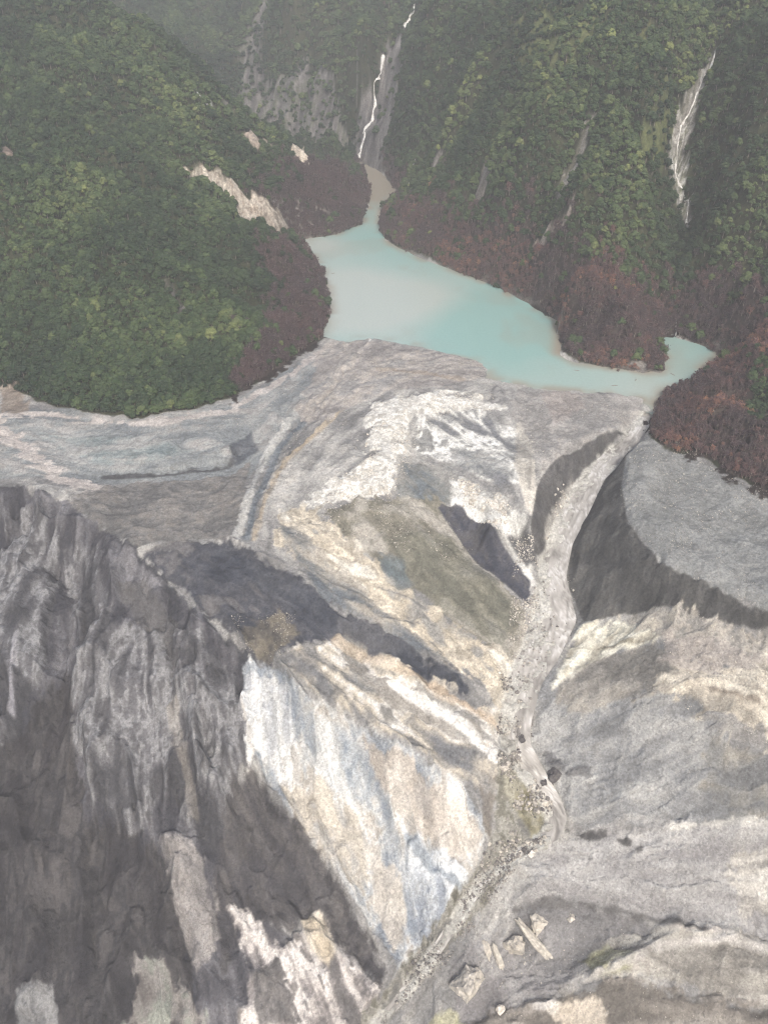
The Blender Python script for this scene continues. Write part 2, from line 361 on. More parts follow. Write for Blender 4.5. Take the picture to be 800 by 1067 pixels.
CREASES = [([(380, 362), (330, 425), (290, 470), (268, 520), (258, 560)], -5, 6), ([(388, 354), (340, 400), (300, 440), (272, 480), (255, 530)], 3, 5), ([(380, 405), (330, 450), (296, 480), (276, 520), (264, 562)], 3, 5), ([(250, 808), (300, 842), (345, 905), (408, 1012)], 13, 15), ([(245, 562), (330, 620), (400, 655), (478, 706)], 7, 13), ([(40, 525), (30, 600), (15, 700), (0, 770)], 11, 13), ([(130, 575), (110, 650), (95, 760), (100, 830)], 13, 14),
           ([(200, 640), (215, 740), (235, 870)], 13, 13), ([(260, 690), (262, 770), (245, 830)], 8, 11), ([(180, 880), (205, 960), (230, 1060)], 10, 13), ([(330, 722), (345, 800), (380, 880)], 6, 10), ([(450, 800), (470, 860), (485, 915)], 6, 10), ([(330, 955), (360, 1010), (395, 1060)], 9, 12),
           ([(72, 600), (70, 705), (90, 840), (100, 1000)], -11, 13), ([(165, 610), (180, 720), (200, 830)], -9, 11), ([(420, 850), (430, 920), (445, 985)], -6, 9), ([(290, 740), (310, 800), (345, 860)], -5, 9), ([(10, 850), (40, 940), (40, 1060)], 8, 16), ([(545, 1000), (600, 985), (680, 975)], -6, 12), ([(560, 1048), (620, 1016), (680, 986), (745, 978)], 6, 10), ([(700, 860), (640, 872), (590, 868)], -5, 9), ([(690, 700), (740, 740), (800, 780)], 5, 12)]
for pl, dz, wd in CREASES:
    w_ = at_many(pl, ZB); jx = GX + 9 * (N1 - .5) + 6 * (S2 - .5)
    Z += dz * DAM * np.exp(-seg_dist(jx, GY + 9 * (N2 - .5), w_, False) / wd)
for pg, dz in RELIEF:
    sdv = sdist(GX, GY, at_many(pg, ZB), 40)
    Z += dz * DAM * sm(-4, 9, sdv + ((N1 - .5) + (S2 - .5)) * 7)
ZCUR[0] = Z
def samp_z(x, y): return samp(ZCUR[0], np.asarray(x, float), np.asarray(y, float))

# stream banks, carved
BANK_L = [(672, 424), (664, 436), (648, 455), (632, 468), (610, 490), (590, 520), (574, 550), (562, 582), (560, 620), (550, 660), (532, 700), (524, 745), (523, 775), (538, 802), (558, 829), (568, 848), (565, 865), (536, 884), (500, 911), (473, 952), (434, 1012), (394, 1060), (350, 1110)]
BANK_R = [(684, 430), (675, 442), (662, 460), (646, 478), (628, 498), (612, 530), (594, 565), (586, 600), (596, 645), (580, 680), (560, 712), (550, 752), (548, 776), (562, 803), (580, 832), (587, 852), (582, 873), (546, 893), (508, 918), (481, 958), (442, 1018), (402, 1066), (358, 1116)]
LOWL = [(520, 780), (518, 830), (512, 870), (494, 905), (450, 968), (405, 1030), (372, 1067), (330, 1115)]
LOWR = [(548, 784), (572, 820), (588, 858), (560, 880), (528, 905), (492, 960), (440, 1022), (408, 1067), (370, 1115)]
BL, BR = at_many(BANK_L, ZB), at_many(BANK_R, ZB)
STREAM_POLY = np.vstack([BL, BR[::-1]])
LOW_POLY = at_many(LOWL + LOWR[::-1], ZB)
SST = sdist(wx * 0.14 + GX * 0.86, wy * 0.14 + GY * 0.86, STREAM_POLY, 30) + (N1 - .5) * 3.0 + (N3 - .5) * 1.5
th_xyz = np.array([at_z(*p) for p in STREAM])
def thal(x, y):
    """water level of the stream nearest to a point"""
    best = np.full(np.shape(x), 1e9); zz = np.zeros(np.shape(x))
    for a, b in zip(th_xyz[:-1], th_xyz[1:]):
        d = b - a; L = d[0] ** 2 + d[1] ** 2
        t = np.clip(((x - a[0]) * d[0] + (y - a[1]) * d[1]) / L, 0, 1)
        q = (x - a[0] - t * d[0]) ** 2 + (y - a[1] - t * d[1]) ** 2
        k = q < best
        best = np.where(k, q, best); zz = np.where(k, a[2] + t * d[2], zz)
    return zz
nearm = SST > -14
TH = np.zeros_like(Z); TH[nearm] = thal(GX[nearm], GY[nearm])
wgt = sm(-9, 1.5, SST)
Z = np.where(nearm, Z * (1 - wgt) + (TH - np.where(GY > 390, 1.15, 0.35) + (N3 - 0.5) * 1.6 + (N1 - .5) * 1.3) * wgt, Z)
# lake bed stays under water, shores above
Z = np.where(SLK > 1.5, np.minimum(Z, -0.35 - 0.1 * np.minimum(SLK, 40)), Z)
Z = np.where((SLK < -2.5) & (SLK > -45) & (HILL + sm(0, 1, GY - 760) > 0.5), np.maximum(Z, 0.25 + 0.02 * (-SLK)), Z)
ZCUR[0] = Z

# ------------------------------------------------------------------ ground colour (rock tones, with some shade painted into slopes and creases)
def rgb(*c): return lin(c)
GREY = rgb(158, 154, 149)
C = np.zeros(GX.shape + (3,), np.float32)
C[:] = GREY
def pal(cols, t):
    cs = np.array([lin(c) for c in cols], np.float32)
    t = np.clip(t, 0, 0.9999) * (len(cs) - 1); i = t.astype(int); f = t - i; f = (0.5 * f + 0.5 * sm(.25, .75, f))[..., None]
    return cs[i] * (1 - f) + cs[np.minimum(i + 1, len(cs) - 1)] * f
MIX = {'s': uni(S1 * 0.25 + S2 * 0.5 + S3 * 0.65 + S4 * .5 + N3 * 0.3 + N1 * .4), 'w': uni(S2 * 0.5 + S3 * 1.0 + N1 * 0.6 + S1 * 0.15), 'n': uni(N1 * 0.6 + N3 * 0.7 + N2 * 0.4 + S1 * .2), 'f': uni(N3 * 0.6 + S1 * 0.3 + S2 * .3 + N1 * 0.5 + N2 * .3)}
EDGE = (N1 - 0.5) * 0.9 + (S2 - 0.5) * 0.9 + (N3 - 0.5) * 0.5 + (S1 - .5) * .4
def paint(poly, cols, mode='s', soft=2.0, rag=7.0, op=1.0):
    global C
    w = at_many(poly)
    sdv = sdist(GX, GY, w, 30 + rag)
    m = sm(-soft, soft, sdv + EDGE * rag) * op
    k = m > 0.003
    C[k] = C[k] * (1 - m[k][:, None]) + pal(cols, MIX[mode][k]) * m[k][:, None]
def stripe(pl, width, cols, mode='s', soft=1.5, rag=3.0, op=1.0):
    global C
    w = at_many(pl)
    lo = w.min(0) - 40; hi = w.max(0) + 40
    m0 = (GX > lo[0]) & (GX < hi[0]) & (GY > lo[1]) & (GY < hi[1])
    d = seg_dist(GX[m0], GY[m0], w, False)
    m = sm(-soft, soft, width / 2 - d + EDGE[m0] * rag) * op
    C[m0] = C[m0] * (1 - m[:, None]) + pal(cols, MIX[mode][m0]) * m[:, None]

# whole dam: grey diamict with streaks
C[:] = pal([(128, 126, 124), (150, 146, 142), (160, 156, 150), (176, 170, 162)], MIX['s'])
# left flats
paint([(-60, 425), (60, 425), (240, 420), (340, 360), (390, 360), (300, 450), (262, 500), (110, 505), (-60, 500)], [(124, 127, 128), (138, 140, 139), (148, 147, 144), (160, 155, 150)], 's')
paint([(40, 450), (130, 455), (210, 470), (120, 490), (70, 480)], [(118, 128, 128), (140, 146, 144), (158, 156, 152)], 's', op=.8)
stripe([(-40, 432), (60, 434), (150, 442), (240, 428), (290, 398), (340, 362)], 9, [(160, 150, 144), (182, 172, 164)], 'n', rag=6)
stripe([(-10, 440), (30, 470), (60, 500), (110, 512)], 18, [(172, 160, 152), (186, 175, 166)], 'n', rag=8, op=.85)
paint([(100, 508), (180, 500), (240, 496), (262, 480), (255, 560), (150, 572), (125, 568), (70, 528)], [(110, 108, 106), (124, 121, 118), (138, 132, 126)], 'f')
stripe([(108, 498), (180, 495), (238, 488), (254, 474), (262, 462)], 6, [(84, 84, 86), (100, 100, 102)], 'f', rag=2)
paint([(240, 462), (262, 448), (270, 470), (245, 488)], [(92, 96, 102), (108, 110, 114)], 's', rag=3)
# curved bands
stripe([(388, 354), (340, 400), (300, 440), (272, 480), (255, 530), (246, 560)], 8, [(158, 156, 152), (186, 182, 175)], 'f', op=.85)
stripe([(380, 362), (330, 425), (290, 470), (268, 520), (258, 560)], 7, [(98, 106, 114), (124, 128, 132)], 'f')
stripe([(380, 405), (330, 450), (296, 480), (276, 520), (264, 562)], 6, [(156, 140, 118), (172, 156, 134), (148, 140, 130)], 'f', op=.95)
stripe([(386, 354), (372, 374), (340, 395)], 3, [(196, 194, 188), (215, 212, 206)], 'f', rag=1.5)
# dam crest by the lake
paint([(338, 358), (385, 354), (440, 364), (500, 378), (508, 392), (470, 402), (400, 408), (350, 430), (330, 440), (310, 430)], [(140, 134, 130), (156, 149, 144), (170, 160, 150), (150, 146, 143)], 's')
stripe([(395, 385), (440, 388), (480, 395)], 9, [(150, 135, 120), (165, 150, 134)], 's', op=.7)
paint([(540, 406), (640, 411), (668, 418), (664, 440), (610, 462), (565, 490), (548, 470), (530, 425)], [(138, 134, 130), (154, 149, 144), (168, 161, 154)], 'n', rag=5)
paint([(560, 408), (600, 410), (615, 425), (580, 440)], [(150, 140, 134), (168, 156, 148)], 'n', op=.7)
# white bouldery debris
paint([(384, 420), (445, 408), (500, 412), (530, 425), (470, 430), (432, 440), (420, 470), (415, 512), (380, 528), (320, 530), (345, 505), (385, 480)], [(168, 162, 153), (194, 188, 178), (206, 201, 192), (186, 178, 166)], 'n', rag=10)
paint([(432, 432), (500, 428), (545, 450), (556, 500), (520, 510), (470, 480), (430, 470)], [(122, 122, 124), (158, 155, 150), (190, 186, 178), (210, 205, 196), (140, 138, 134)], 's', rag=6)
paint([(462, 462), (510, 470), (540, 500), (480, 492)], [(112, 114, 118), (140, 140, 138), (170, 166, 160)], 's', op=.8)
paint([(415, 478), (470, 485), (500, 520), (470, 525), (410, 520)], [(112, 118, 122), (132, 132, 128), (150, 146, 140)], 's', rag=5)
paint([(470, 500), (510, 505), (555, 560), (555, 610), (535, 600), (500, 550), (470, 530)], [(128, 126, 124), (160, 156, 150), (190, 186, 178), (208, 203, 195)], 's', rag=5)
paint([(538, 440), (556, 460), (558, 540), (545, 520), (535, 480)], [(150, 144, 136), (178, 170, 158), (195, 186, 172)], 's', rag=3)
# olive slope and dark gully
paint([(330, 528), (410, 515), (455, 520), (545, 625), (548, 670), (520, 690), (440, 620), (360, 570)], [(122, 118, 106), (138, 132, 118), (150, 144, 132), (168, 160, 148)], 'w', rag=8)
paint([(400, 560), (470, 560), (545, 640), (520, 672), (440, 620)], [(118, 116, 104), (132, 128, 114), (142, 138, 126)], 'w', rag=6)
paint([(390, 580), (420, 585), (425, 605), (405, 610)], [(98, 108, 112), (118, 124, 124)], 's', op=.85, rag=4)
paint([(455, 528), (478, 528), (500, 545), (552, 605), (552, 632), (530, 615), (490, 580)], [(78, 80, 90), (92, 92, 100), (104, 102, 104)], 'f', soft=1, rag=2.5)
paint([(530, 560), (548, 550), (560, 590), (548, 590)], [(96, 95, 96), (120, 118, 116)], 'f', rag=2.5)
# tan slope
paint([(286, 535), (330, 530), (390, 580), (470, 650), (530, 690), (528, 742), (500, 715), (420, 660), (340, 610), (290, 565)], [(150, 146, 140), (184, 170, 148), (200, 186, 164), (170, 158, 140), (205, 196, 180)], 'w', rag=8)
paint([(285, 540), (300, 548), (420, 650), (470, 690), (430, 680), (330, 620)], [(104, 110, 116), (140, 138, 134), (170, 160, 146)], 's', rag=4, op=.85)
paint([(395, 575), (415, 580), (430, 610), (415, 615)], [(108, 116, 118), (130, 134, 132)], 's', rag=3, op=.7)
# dark band
paint([(140, 574), (170, 570), (245, 562), (330, 620), (400, 655), (478, 706), (470, 716), (400, 690), (350, 668), (300, 676), (280, 698), (250, 672), (200, 628)], [(72, 75, 84), (82, 84, 92), (96, 96, 101), (86, 87, 94), (114, 111, 111)], 'w', soft=3, rag=7)
paint([(245, 650), (290, 640), (310, 660), (285, 690), (262, 682)], [(92, 86, 80), (112, 105, 94), (138, 128, 110)], 'n', op=.75, rag=5)
stripe([(235, 580), (330, 638), (400, 672), (482, 716)], 15, [(74, 77, 86), (88, 90, 97), (102, 102, 106)], 'w', rag=5, soft=3)
# below the dark band
paint([(286, 694), (312, 674), (360, 672), (470, 716), (524, 750), (520, 800), (512, 850), (480, 812), (400, 765), (330, 722)], [(120, 120, 122), (150, 144, 136), (180, 168, 150), (198, 190, 180), (140, 136, 130)], 'w', rag=7)
paint([(360, 690), (430, 715), (500, 760), (515, 790), (440, 750), (370, 715)], [(108, 112, 118), (136, 134, 130), (160, 152, 142)], 's', rag=5, op=.85)
stripe([(410, 712), (470, 745), (518, 790)], 7, [(196, 188, 176), (214, 208, 200)], 's', op=.8)
stripe([(350, 668), (430, 700), (520, 760)], 6, [(176, 150, 122), (190, 168, 140)], 's', op=.6)
# left eroded face, its shaded side painted darker
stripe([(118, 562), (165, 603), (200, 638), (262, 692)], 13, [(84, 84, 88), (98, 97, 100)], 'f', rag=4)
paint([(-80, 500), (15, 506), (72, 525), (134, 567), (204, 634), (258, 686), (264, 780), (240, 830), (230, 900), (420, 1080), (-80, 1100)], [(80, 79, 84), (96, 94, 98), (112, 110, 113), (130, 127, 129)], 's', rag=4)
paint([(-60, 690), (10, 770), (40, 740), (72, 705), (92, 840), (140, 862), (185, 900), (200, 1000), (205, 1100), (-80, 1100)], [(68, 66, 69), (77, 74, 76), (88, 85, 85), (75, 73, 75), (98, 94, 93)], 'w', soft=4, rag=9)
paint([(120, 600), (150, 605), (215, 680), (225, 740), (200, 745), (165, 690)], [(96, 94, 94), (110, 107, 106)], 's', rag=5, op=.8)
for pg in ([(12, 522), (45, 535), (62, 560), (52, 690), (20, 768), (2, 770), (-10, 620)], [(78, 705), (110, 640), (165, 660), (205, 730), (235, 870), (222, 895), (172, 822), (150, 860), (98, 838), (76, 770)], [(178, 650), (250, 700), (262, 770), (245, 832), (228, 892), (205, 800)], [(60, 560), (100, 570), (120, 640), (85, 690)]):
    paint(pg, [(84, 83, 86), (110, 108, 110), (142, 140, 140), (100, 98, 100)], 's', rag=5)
stripe([(180, 740), (192, 800), (205, 850)], 9, [(150, 142, 132), (166, 157, 146)], 's', rag=5, op=.45)
stripe([(16, 660), (12, 740)], 7, [(158, 154, 158), (172, 168, 170)], 's', op=.7)
# white rock face
paint([(250, 690), (290, 696), (330, 722), (400, 765), (480, 815), (512, 858), (498, 905), (440, 985), (412, 1010), (350, 905), (290, 835), (262, 790)], [(132, 138, 146), (160, 162, 164), (186, 183, 178), (176, 167, 156), (204, 201, 197)], 's', soft=1.5, rag=5)
paint([(318, 745), (360, 760), (392, 800), (380, 850), (345, 820), (318, 790)], [(128, 136, 146), (162, 166, 170), (200, 198, 194)], 's', rag=5, op=.85)
paint([(252, 700), (300, 712), (312, 800), (290, 815), (262, 770)], [(168, 168, 170), (190, 188, 185), (204, 201, 197), (182, 175, 167)], 's', rag=4)
paint([(290, 820), (330, 812), (375, 850), (385, 930), (340, 900)], [(150, 146, 140), (172, 164, 154), (184, 172, 154)], 's', rag=5, op=.85)
paint([(380, 770), (440, 800), (505, 870), (480, 900), (430, 850), (390, 820)], [(158, 150, 142), (182, 170, 157), (198, 187, 174)], 's', rag=5)
paint([(420, 862), (440, 880), (485, 905), (492, 925), (440, 985), (425, 940)], [(142, 147, 156), (178, 180, 182), (206, 205, 203)], 's', rag=4)
stripe([(424, 872), (450, 905), (480, 925)], 5, [(112, 122, 136), (140, 148, 156)], 's', op=.8)
paint([(380, 880), (412, 900), (425, 960), (410, 1000), (390, 950)], [(176, 167, 156), (192, 184, 173)], 's', rag=4)
paint([(500, 820), (514, 830), (512, 878), (502, 860)], [(120, 114, 108), (138, 130, 120)], 's', rag=3)
# scree tongue with shade painted in, and the foot of the face
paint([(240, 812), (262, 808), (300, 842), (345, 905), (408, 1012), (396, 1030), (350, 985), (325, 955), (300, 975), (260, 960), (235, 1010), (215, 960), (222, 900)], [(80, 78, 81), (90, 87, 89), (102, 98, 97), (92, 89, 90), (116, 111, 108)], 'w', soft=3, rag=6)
paint([(238, 945), (262, 950), (300, 985), (330, 955), (352, 985), (400, 1040), (392, 1080), (250, 1080), (262, 1010)], [(112, 108, 106), (150, 142, 138), (186, 176, 168), (202, 192, 184), (130, 124, 120)], 's', rag=5)
paint([(312, 960), (332, 952), (350, 985), (345, 1010), (322, 990)], [(186, 170, 146), (206, 192, 172), (190, 180, 170)], 's', rag=3)
paint([(262, 1010), (290, 1000), (310, 1067), (270, 1067)], [(98, 96, 96), (112, 108, 106)], 'f', rag=4, op=.85)
paint([(165, 870), (215, 890), (232, 980), (205, 1010), (180, 930)], [(118, 112, 110), (146, 140, 136), (164, 156, 150)], 's', rag=5, op=.85)
paint([(140, 990), (170, 1000), (215, 1067), (130, 1075)], [(112, 106, 102), (146, 140, 134), (150, 152, 140)], 's', rag=6, op=.9)
paint([(15, 1030), (50, 1025), (60, 1075), (15, 1075)], [(120, 120, 120), (152, 150, 148)], 's', rag=5, op=.8)
# right bank: terrace, dark wall
paint([(676, 446), (700, 470), (740, 484), (790, 512), (900, 570), (950, 700), (800, 640), (740, 614), (690, 592), (652, 545), (645, 510), (650, 476)], [(127, 127, 124), (135, 135, 132), (141, 140, 137), (149, 148, 144)], 'n', soft=2.5, rag=6)
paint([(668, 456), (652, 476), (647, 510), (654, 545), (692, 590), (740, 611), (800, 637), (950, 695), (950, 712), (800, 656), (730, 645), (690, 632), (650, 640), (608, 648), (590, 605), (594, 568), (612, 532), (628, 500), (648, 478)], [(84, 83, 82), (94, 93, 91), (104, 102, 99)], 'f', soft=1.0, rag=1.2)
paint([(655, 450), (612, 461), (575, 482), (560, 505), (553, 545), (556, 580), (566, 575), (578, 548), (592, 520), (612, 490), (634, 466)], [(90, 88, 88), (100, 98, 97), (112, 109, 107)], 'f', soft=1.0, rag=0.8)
paint([(575, 530), (595, 505), (606, 498), (600, 512), (580, 548), (566, 562)], [(140, 136, 130), (166, 160, 152)], 'n', rag=2.5)
# lower right
paint([(560, 715), (600, 680), (700, 650), (850, 650), (850, 860), (600, 870), (585, 840), (552, 780)], [(120, 120, 120), (140, 139, 138), (152, 150, 147), (166, 163, 158)], 's', rag=6)
paint([(590, 690), (680, 668), (720, 690), (680, 720), (600, 740), (575, 725)], [(118, 114, 108), (142, 136, 128), (162, 154, 142)], 's', rag=6, op=.85)
paint([(604, 652), (650, 646), (696, 656), (680, 668), (630, 680), (600, 700), (574, 722), (585, 690)], [(160, 152, 136), (194, 187, 168), (208, 202, 184), (182, 172, 150)], 'w', rag=4)
stripe([(600, 676), (650, 668), (690, 660)], 2.5, [(128, 120, 104), (150, 140, 120)], 's', rag=2, op=.8)
paint([(640, 640), (700, 634), (800, 657), (900, 690), (900, 690), (720, 690), (690, 665)], [(136, 132, 126), (162, 154, 144), (182, 172, 156)], 'n', rag=6)
paint([(680, 710), (700, 692), (760, 690), (850, 680), (850, 800), (800, 785), (760, 762), (720, 740)], [(152, 144, 132), (184, 172, 154), (198, 187, 168), (168, 157, 142)], 'w', rag=9)
paint([(690, 660), (760, 668), (800, 690), (740, 700), (690, 690)], [(146, 138, 132), (166, 156, 148)], 'n', rag=6, op=.8)
paint([(740, 780), (800, 790), (850, 850), (760, 850), (735, 820)], [(118, 118, 118), (136, 134, 130), (152, 146, 136)], 's', rag=7)
stripe([(740, 750), (800, 775)], 6, [(105, 108, 114), (130, 130, 132)], 'n', rag=6, op=.7)
paint([(560, 880), (620, 862), (700, 858), (850, 855), (850, 980), (760, 975), (660, 952), (600, 945), (550, 935)], [(142, 138, 136), (154, 150, 147), (162, 158, 154), (172, 167, 162)], 's', rag=6)
paint([(760, 890), (800, 880), (850, 890), (850, 960), (770, 950)], [(148, 142, 134), (180, 172, 160), (196, 188, 176)], 's', rag=8, op=.8)
stripe([(590, 866), (630, 872), (660, 882)], 4, [(84, 82, 82), (104, 102, 100)], 'f', rag=4, op=.9)
stripe([(572, 790), (590, 805), (610, 800)], 6, [(92, 92, 94), (110, 108, 108)], 'n', rag=5, op=.8)
paint([(540, 945), (600, 942), (670, 958), (690, 975), (600, 1010), (540, 1030), (520, 1000)], [(116, 114, 114), (130, 127, 126), (144, 140, 138)], 's', rag=5)
paint([(470, 1000), (520, 970), (560, 1010), (600, 1012), (560, 1050), (470, 1075)], [(126, 122, 122), (142, 138, 136), (154, 150, 147)], 's', rag=5, op=.85)
paint([(640, 985), (700, 965), (850, 985), (850, 1090), (700, 1020), (610, 1020)], [(122, 118, 112), (148, 142, 134), (168, 162, 152), (182, 172, 162)], 's', rag=8)
paint([(602, 1002), (630, 988), (660, 992), (655, 1010), (625, 1018)], [(140, 136, 106), (160, 156, 126), (176, 170, 146)], 'n', rag=3)
paint([(480, 1070), (560, 1040), (630, 1020), (700, 1030), (850, 1060), (850, 1120), (480, 1120)], [(114, 108, 101), (132, 125, 117), (154, 146, 137)], 's', rag=6)
paint([(570, 1045), (620, 1030), (640, 1090), (590, 1090)], [(180, 166, 148), (208, 198, 184), (190, 180, 166)], 's', rag=6)
paint([(430, 1075), (470, 1050), (490, 1075)], [(150, 148, 118), (166, 160, 132)], 'n', rag=3)
# creases and lips on the lower right, their shade and light painted as stripes
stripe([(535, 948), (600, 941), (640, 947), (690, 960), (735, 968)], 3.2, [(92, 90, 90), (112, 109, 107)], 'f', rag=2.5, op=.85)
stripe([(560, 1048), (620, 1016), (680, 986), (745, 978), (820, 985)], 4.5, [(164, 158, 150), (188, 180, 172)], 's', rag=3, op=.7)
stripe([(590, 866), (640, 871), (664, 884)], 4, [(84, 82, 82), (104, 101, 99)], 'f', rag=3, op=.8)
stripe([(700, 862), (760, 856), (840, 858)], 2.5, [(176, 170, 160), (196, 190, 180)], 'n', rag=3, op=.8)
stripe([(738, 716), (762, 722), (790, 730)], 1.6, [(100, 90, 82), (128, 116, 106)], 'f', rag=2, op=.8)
# torrent bed below the stream
C_low = sdist(GX, GY, LOW_POLY, 30)
m = sm(-1.5, 1.5, C_low + EDGE * 4)
kk = m > 0.003
C[kk] = C[kk] * (1 - m[kk][:, None]) + pal([(112, 110, 106), (132, 128, 120), (150, 146, 136), (124, 120, 108)], MIX['n'][kk]) * m[kk][:, None]
paint([(545, 795), (575, 820), (588, 858), (566, 880), (540, 850), (528, 815)], [(116, 110, 88), (140, 134, 112), (158, 152, 134)], 'n', rag=5)
# bed under the stream
m = sm(-3, 1, SST)
C[:] = C * (1 - m[..., None]) + pal([(140, 136, 128), (170, 165, 155), (186, 181, 171)], MIX['f']) * m[..., None]

# hillsides: earth and undergrowth, with rock scars
hill_c = pal([(44, 48, 34), (54, 57, 40), (64, 65, 46)], MIX['n'])
HM = sm(0.35, 0.65, HILL + (N1 - 0.5) * 0.2)
C = C * (1 - HM[..., None]) + hill_c * HM[..., None]
BARE = np.zeros(GX.shape, np.float32)
def scar(poly, cols, mode='s', soft=2.0, rag=8.0, op=1.0, bare=1.0):
    global BARE
    w = at_many(poly)
    sdv = sdist(GX, GY, w, 40 + rag)
    m = sm(-soft, soft, sdv + ((N1 - .5) * .9 + (G1 - .5) * .9 + (N3 - .5) * .5) * rag) * op
    k = m > 0.003
    C[k] = C[k] * (1 - m[k][:, None]) + pal(cols, (MIX[mode] if mode != 'g' else MIXG)[k]) * m[k][:, None]
    BARE = np.maximum(BARE, m * bare)
MIXG = uni(G1 * 1.0 + N3 * 0.5 + N1 * 0.4)
def scarline(pl, width_px, cols, mode='g', rag=5.0, **kw):
    """a strip along a polyline given in the photograph, width in photograph pixels"""
    L, R = [], []
    for i, (u, v) in enumerate(pl):
        a = pl[max(0, i - 1)]; b = pl[min(len(pl) - 1, i + 1)]
        dx, dy = b[0] - a[0], b[1] - a[1]; n = math.hypot(dx, dy)
        w = width_px[i] if isinstance(width_px, (list, tuple)) else width_px
        L.append((u - dy / n * w / 2, v + dx / n * w / 2)); R.append((u + dy / n * w / 2, v - dx / n * w / 2))
    scar(L + R[::-1], cols, mode, rag=rag, **kw)
CREAM = [(150, 138, 126), (190, 176, 160), (208, 198, 184), (170, 150, 130)]
ROCK = [(80, 77, 76), (104, 100, 98), (130, 125, 122), (92, 88, 86)]
MUD = [(52, 44, 42), (62, 54, 51), (72, 63, 58)]
# drowned strip above the lake: bare brown earth
BROWN_R = [(396, 250), (402, 210), (440, 206), (520, 214), (560, 222), (600, 252), (640, 272), (690, 298), (720, 292), (770, 296), (830, 285), (900, 330), (900, 430), (880, 560), (790, 516), (740, 486), (676, 452), (690, 405), (752, 372), (703, 350), (688, 390), (600, 380), (582, 340), (490, 290)]
BROWN_L = [(300, 250), (262, 260), (282, 300), (268, 345), (236, 395), (244, 418), (300, 380), (342, 350), (346, 320), (336, 280)]
BROWN_L2 = [(262, 205), (300, 178), (360, 172), (386, 205), (380, 234), (312, 250), (290, 235)]
scar(BROWN_R, MUD, 'n', rag=14, bare=0); scar(BROWN_L, MUD, 'n', rag=14, bare=0); scar(BROWN_L2, MUD, 'n', rag=10, bare=0)
# left slide scar and small slips
scar([(182, 172), (205, 175), (240, 188), (272, 205), (292, 222), (312, 246), (290, 248), (262, 238), (238, 228), (226, 214), (250, 212), (228, 195), (200, 185)], [(112, 102, 92), (160, 148, 136), (192, 182, 168), (136, 122, 108), (176, 166, 154)], 'n', rag=6, bare=1.0)
scar([(256, 143), (276, 145), (286, 156), (268, 160)], [(130, 118, 108), (160, 146, 134)], 'n', rag=5)
scar([(303, 155), (316, 153), (322, 172), (308, 168)], CREAM, 'n', rag=5)
scar([(172, 292), (180, 296), (194, 324), (188, 328)], ROCK, 'g', rag=3)
scar([(286, 210), (330, 215), (375, 232), (350, 246), (318, 248), (300, 235)], [(92, 84, 80), (120, 112, 106), (150, 142, 136)], 'n', rag=6, op=.7, bare=.35)
# far scree slopes
scar([(232, 112), (250, 60), (275, 0), (284, 0), (272, 60), (285, 90), (320, 60), (345, 75), (352, 110), (372, 150), (330, 148), (275, 130)], [(78, 76, 74), (96, 92, 90), (118, 113, 111), (84, 86, 72)], 'g', rag=14, bare=.6)
scar([(205, 98), (216, 100), (222, 112), (210, 110)], [(160, 158, 156), (196, 194, 192)], 'g', rag=5)
scar([(366, 168), (374, 120), (390, 90), (405, 40), (420, 30), (416, 80), (402, 150), (396, 180)], ROCK, 'g', rag=8, bare=.85)
# gully slides on the right mountain
scarline([(746, 46), (728, 85), (712, 125), (704, 160), (706, 190), (716, 215), (712, 238)], [8, 15, 25, 21, 13, 15, 8], [(94, 92, 80), (128, 124, 118), (176, 172, 168), (96, 96, 76), (196, 193, 189)], rag=5)
scar([(690, 95), (720, 85), (704, 130), (690, 160), (660, 155), (676, 125)], [(82, 88, 56), (94, 98, 64), (76, 82, 54)], 'n', rag=12, bare=.35)
scarline([(614, 120), (606, 150), (592, 180), (580, 205)], [8, 9, 9, 6], [(104, 100, 84), (136, 130, 122), (160, 152, 146)], rag=5, bare=.8)
scarline([(594, 218), (580, 236), (564, 252), (550, 262)], [6, 11, 12, 10], [(140, 124, 110), (168, 154, 142)], rag=4)
scarline([(508, 172), (503, 190), (497, 212)], [6, 9, 7], [(112, 104, 96), (140, 130, 122)], rag=4)
scarline([(462, 155), (455, 165), (450, 175)], [5, 7, 5], [(122, 114, 106), (150, 142, 136)], rag=3)
scarline([(672, 30), (665, 55), (660, 70)], [7, 9, 6], [(100, 104, 64), (116, 116, 76)], rag=5, bare=.7)
scarline([(580, 30), (575, 70), (568, 100)], [6, 8, 6], [(96, 100, 64), (110, 110, 74)], rag=5, bare=.6)
scar([(520, 20), (600, 10), (640, 40), (600, 70), (540, 70)], [(88, 96, 60), (98, 102, 66)], 'n', rag=20, op=.8, bare=.35)
scar([(640, 378), (668, 376), (690, 388), (660, 392)], [(96, 88, 82), (128, 122, 116)], 'n', rag=4, bare=.5)
scar([(0, 402), (20, 400), (30, 428), (0, 430)], [(128, 116, 106), (150, 138, 126)], 'n', rag=6, bare=.7)
scar([(0, 150), (14, 155), (24, 168), (6, 164)], [(120, 104, 94), (140, 124, 112)], 'n', rag=4, bare=.8)
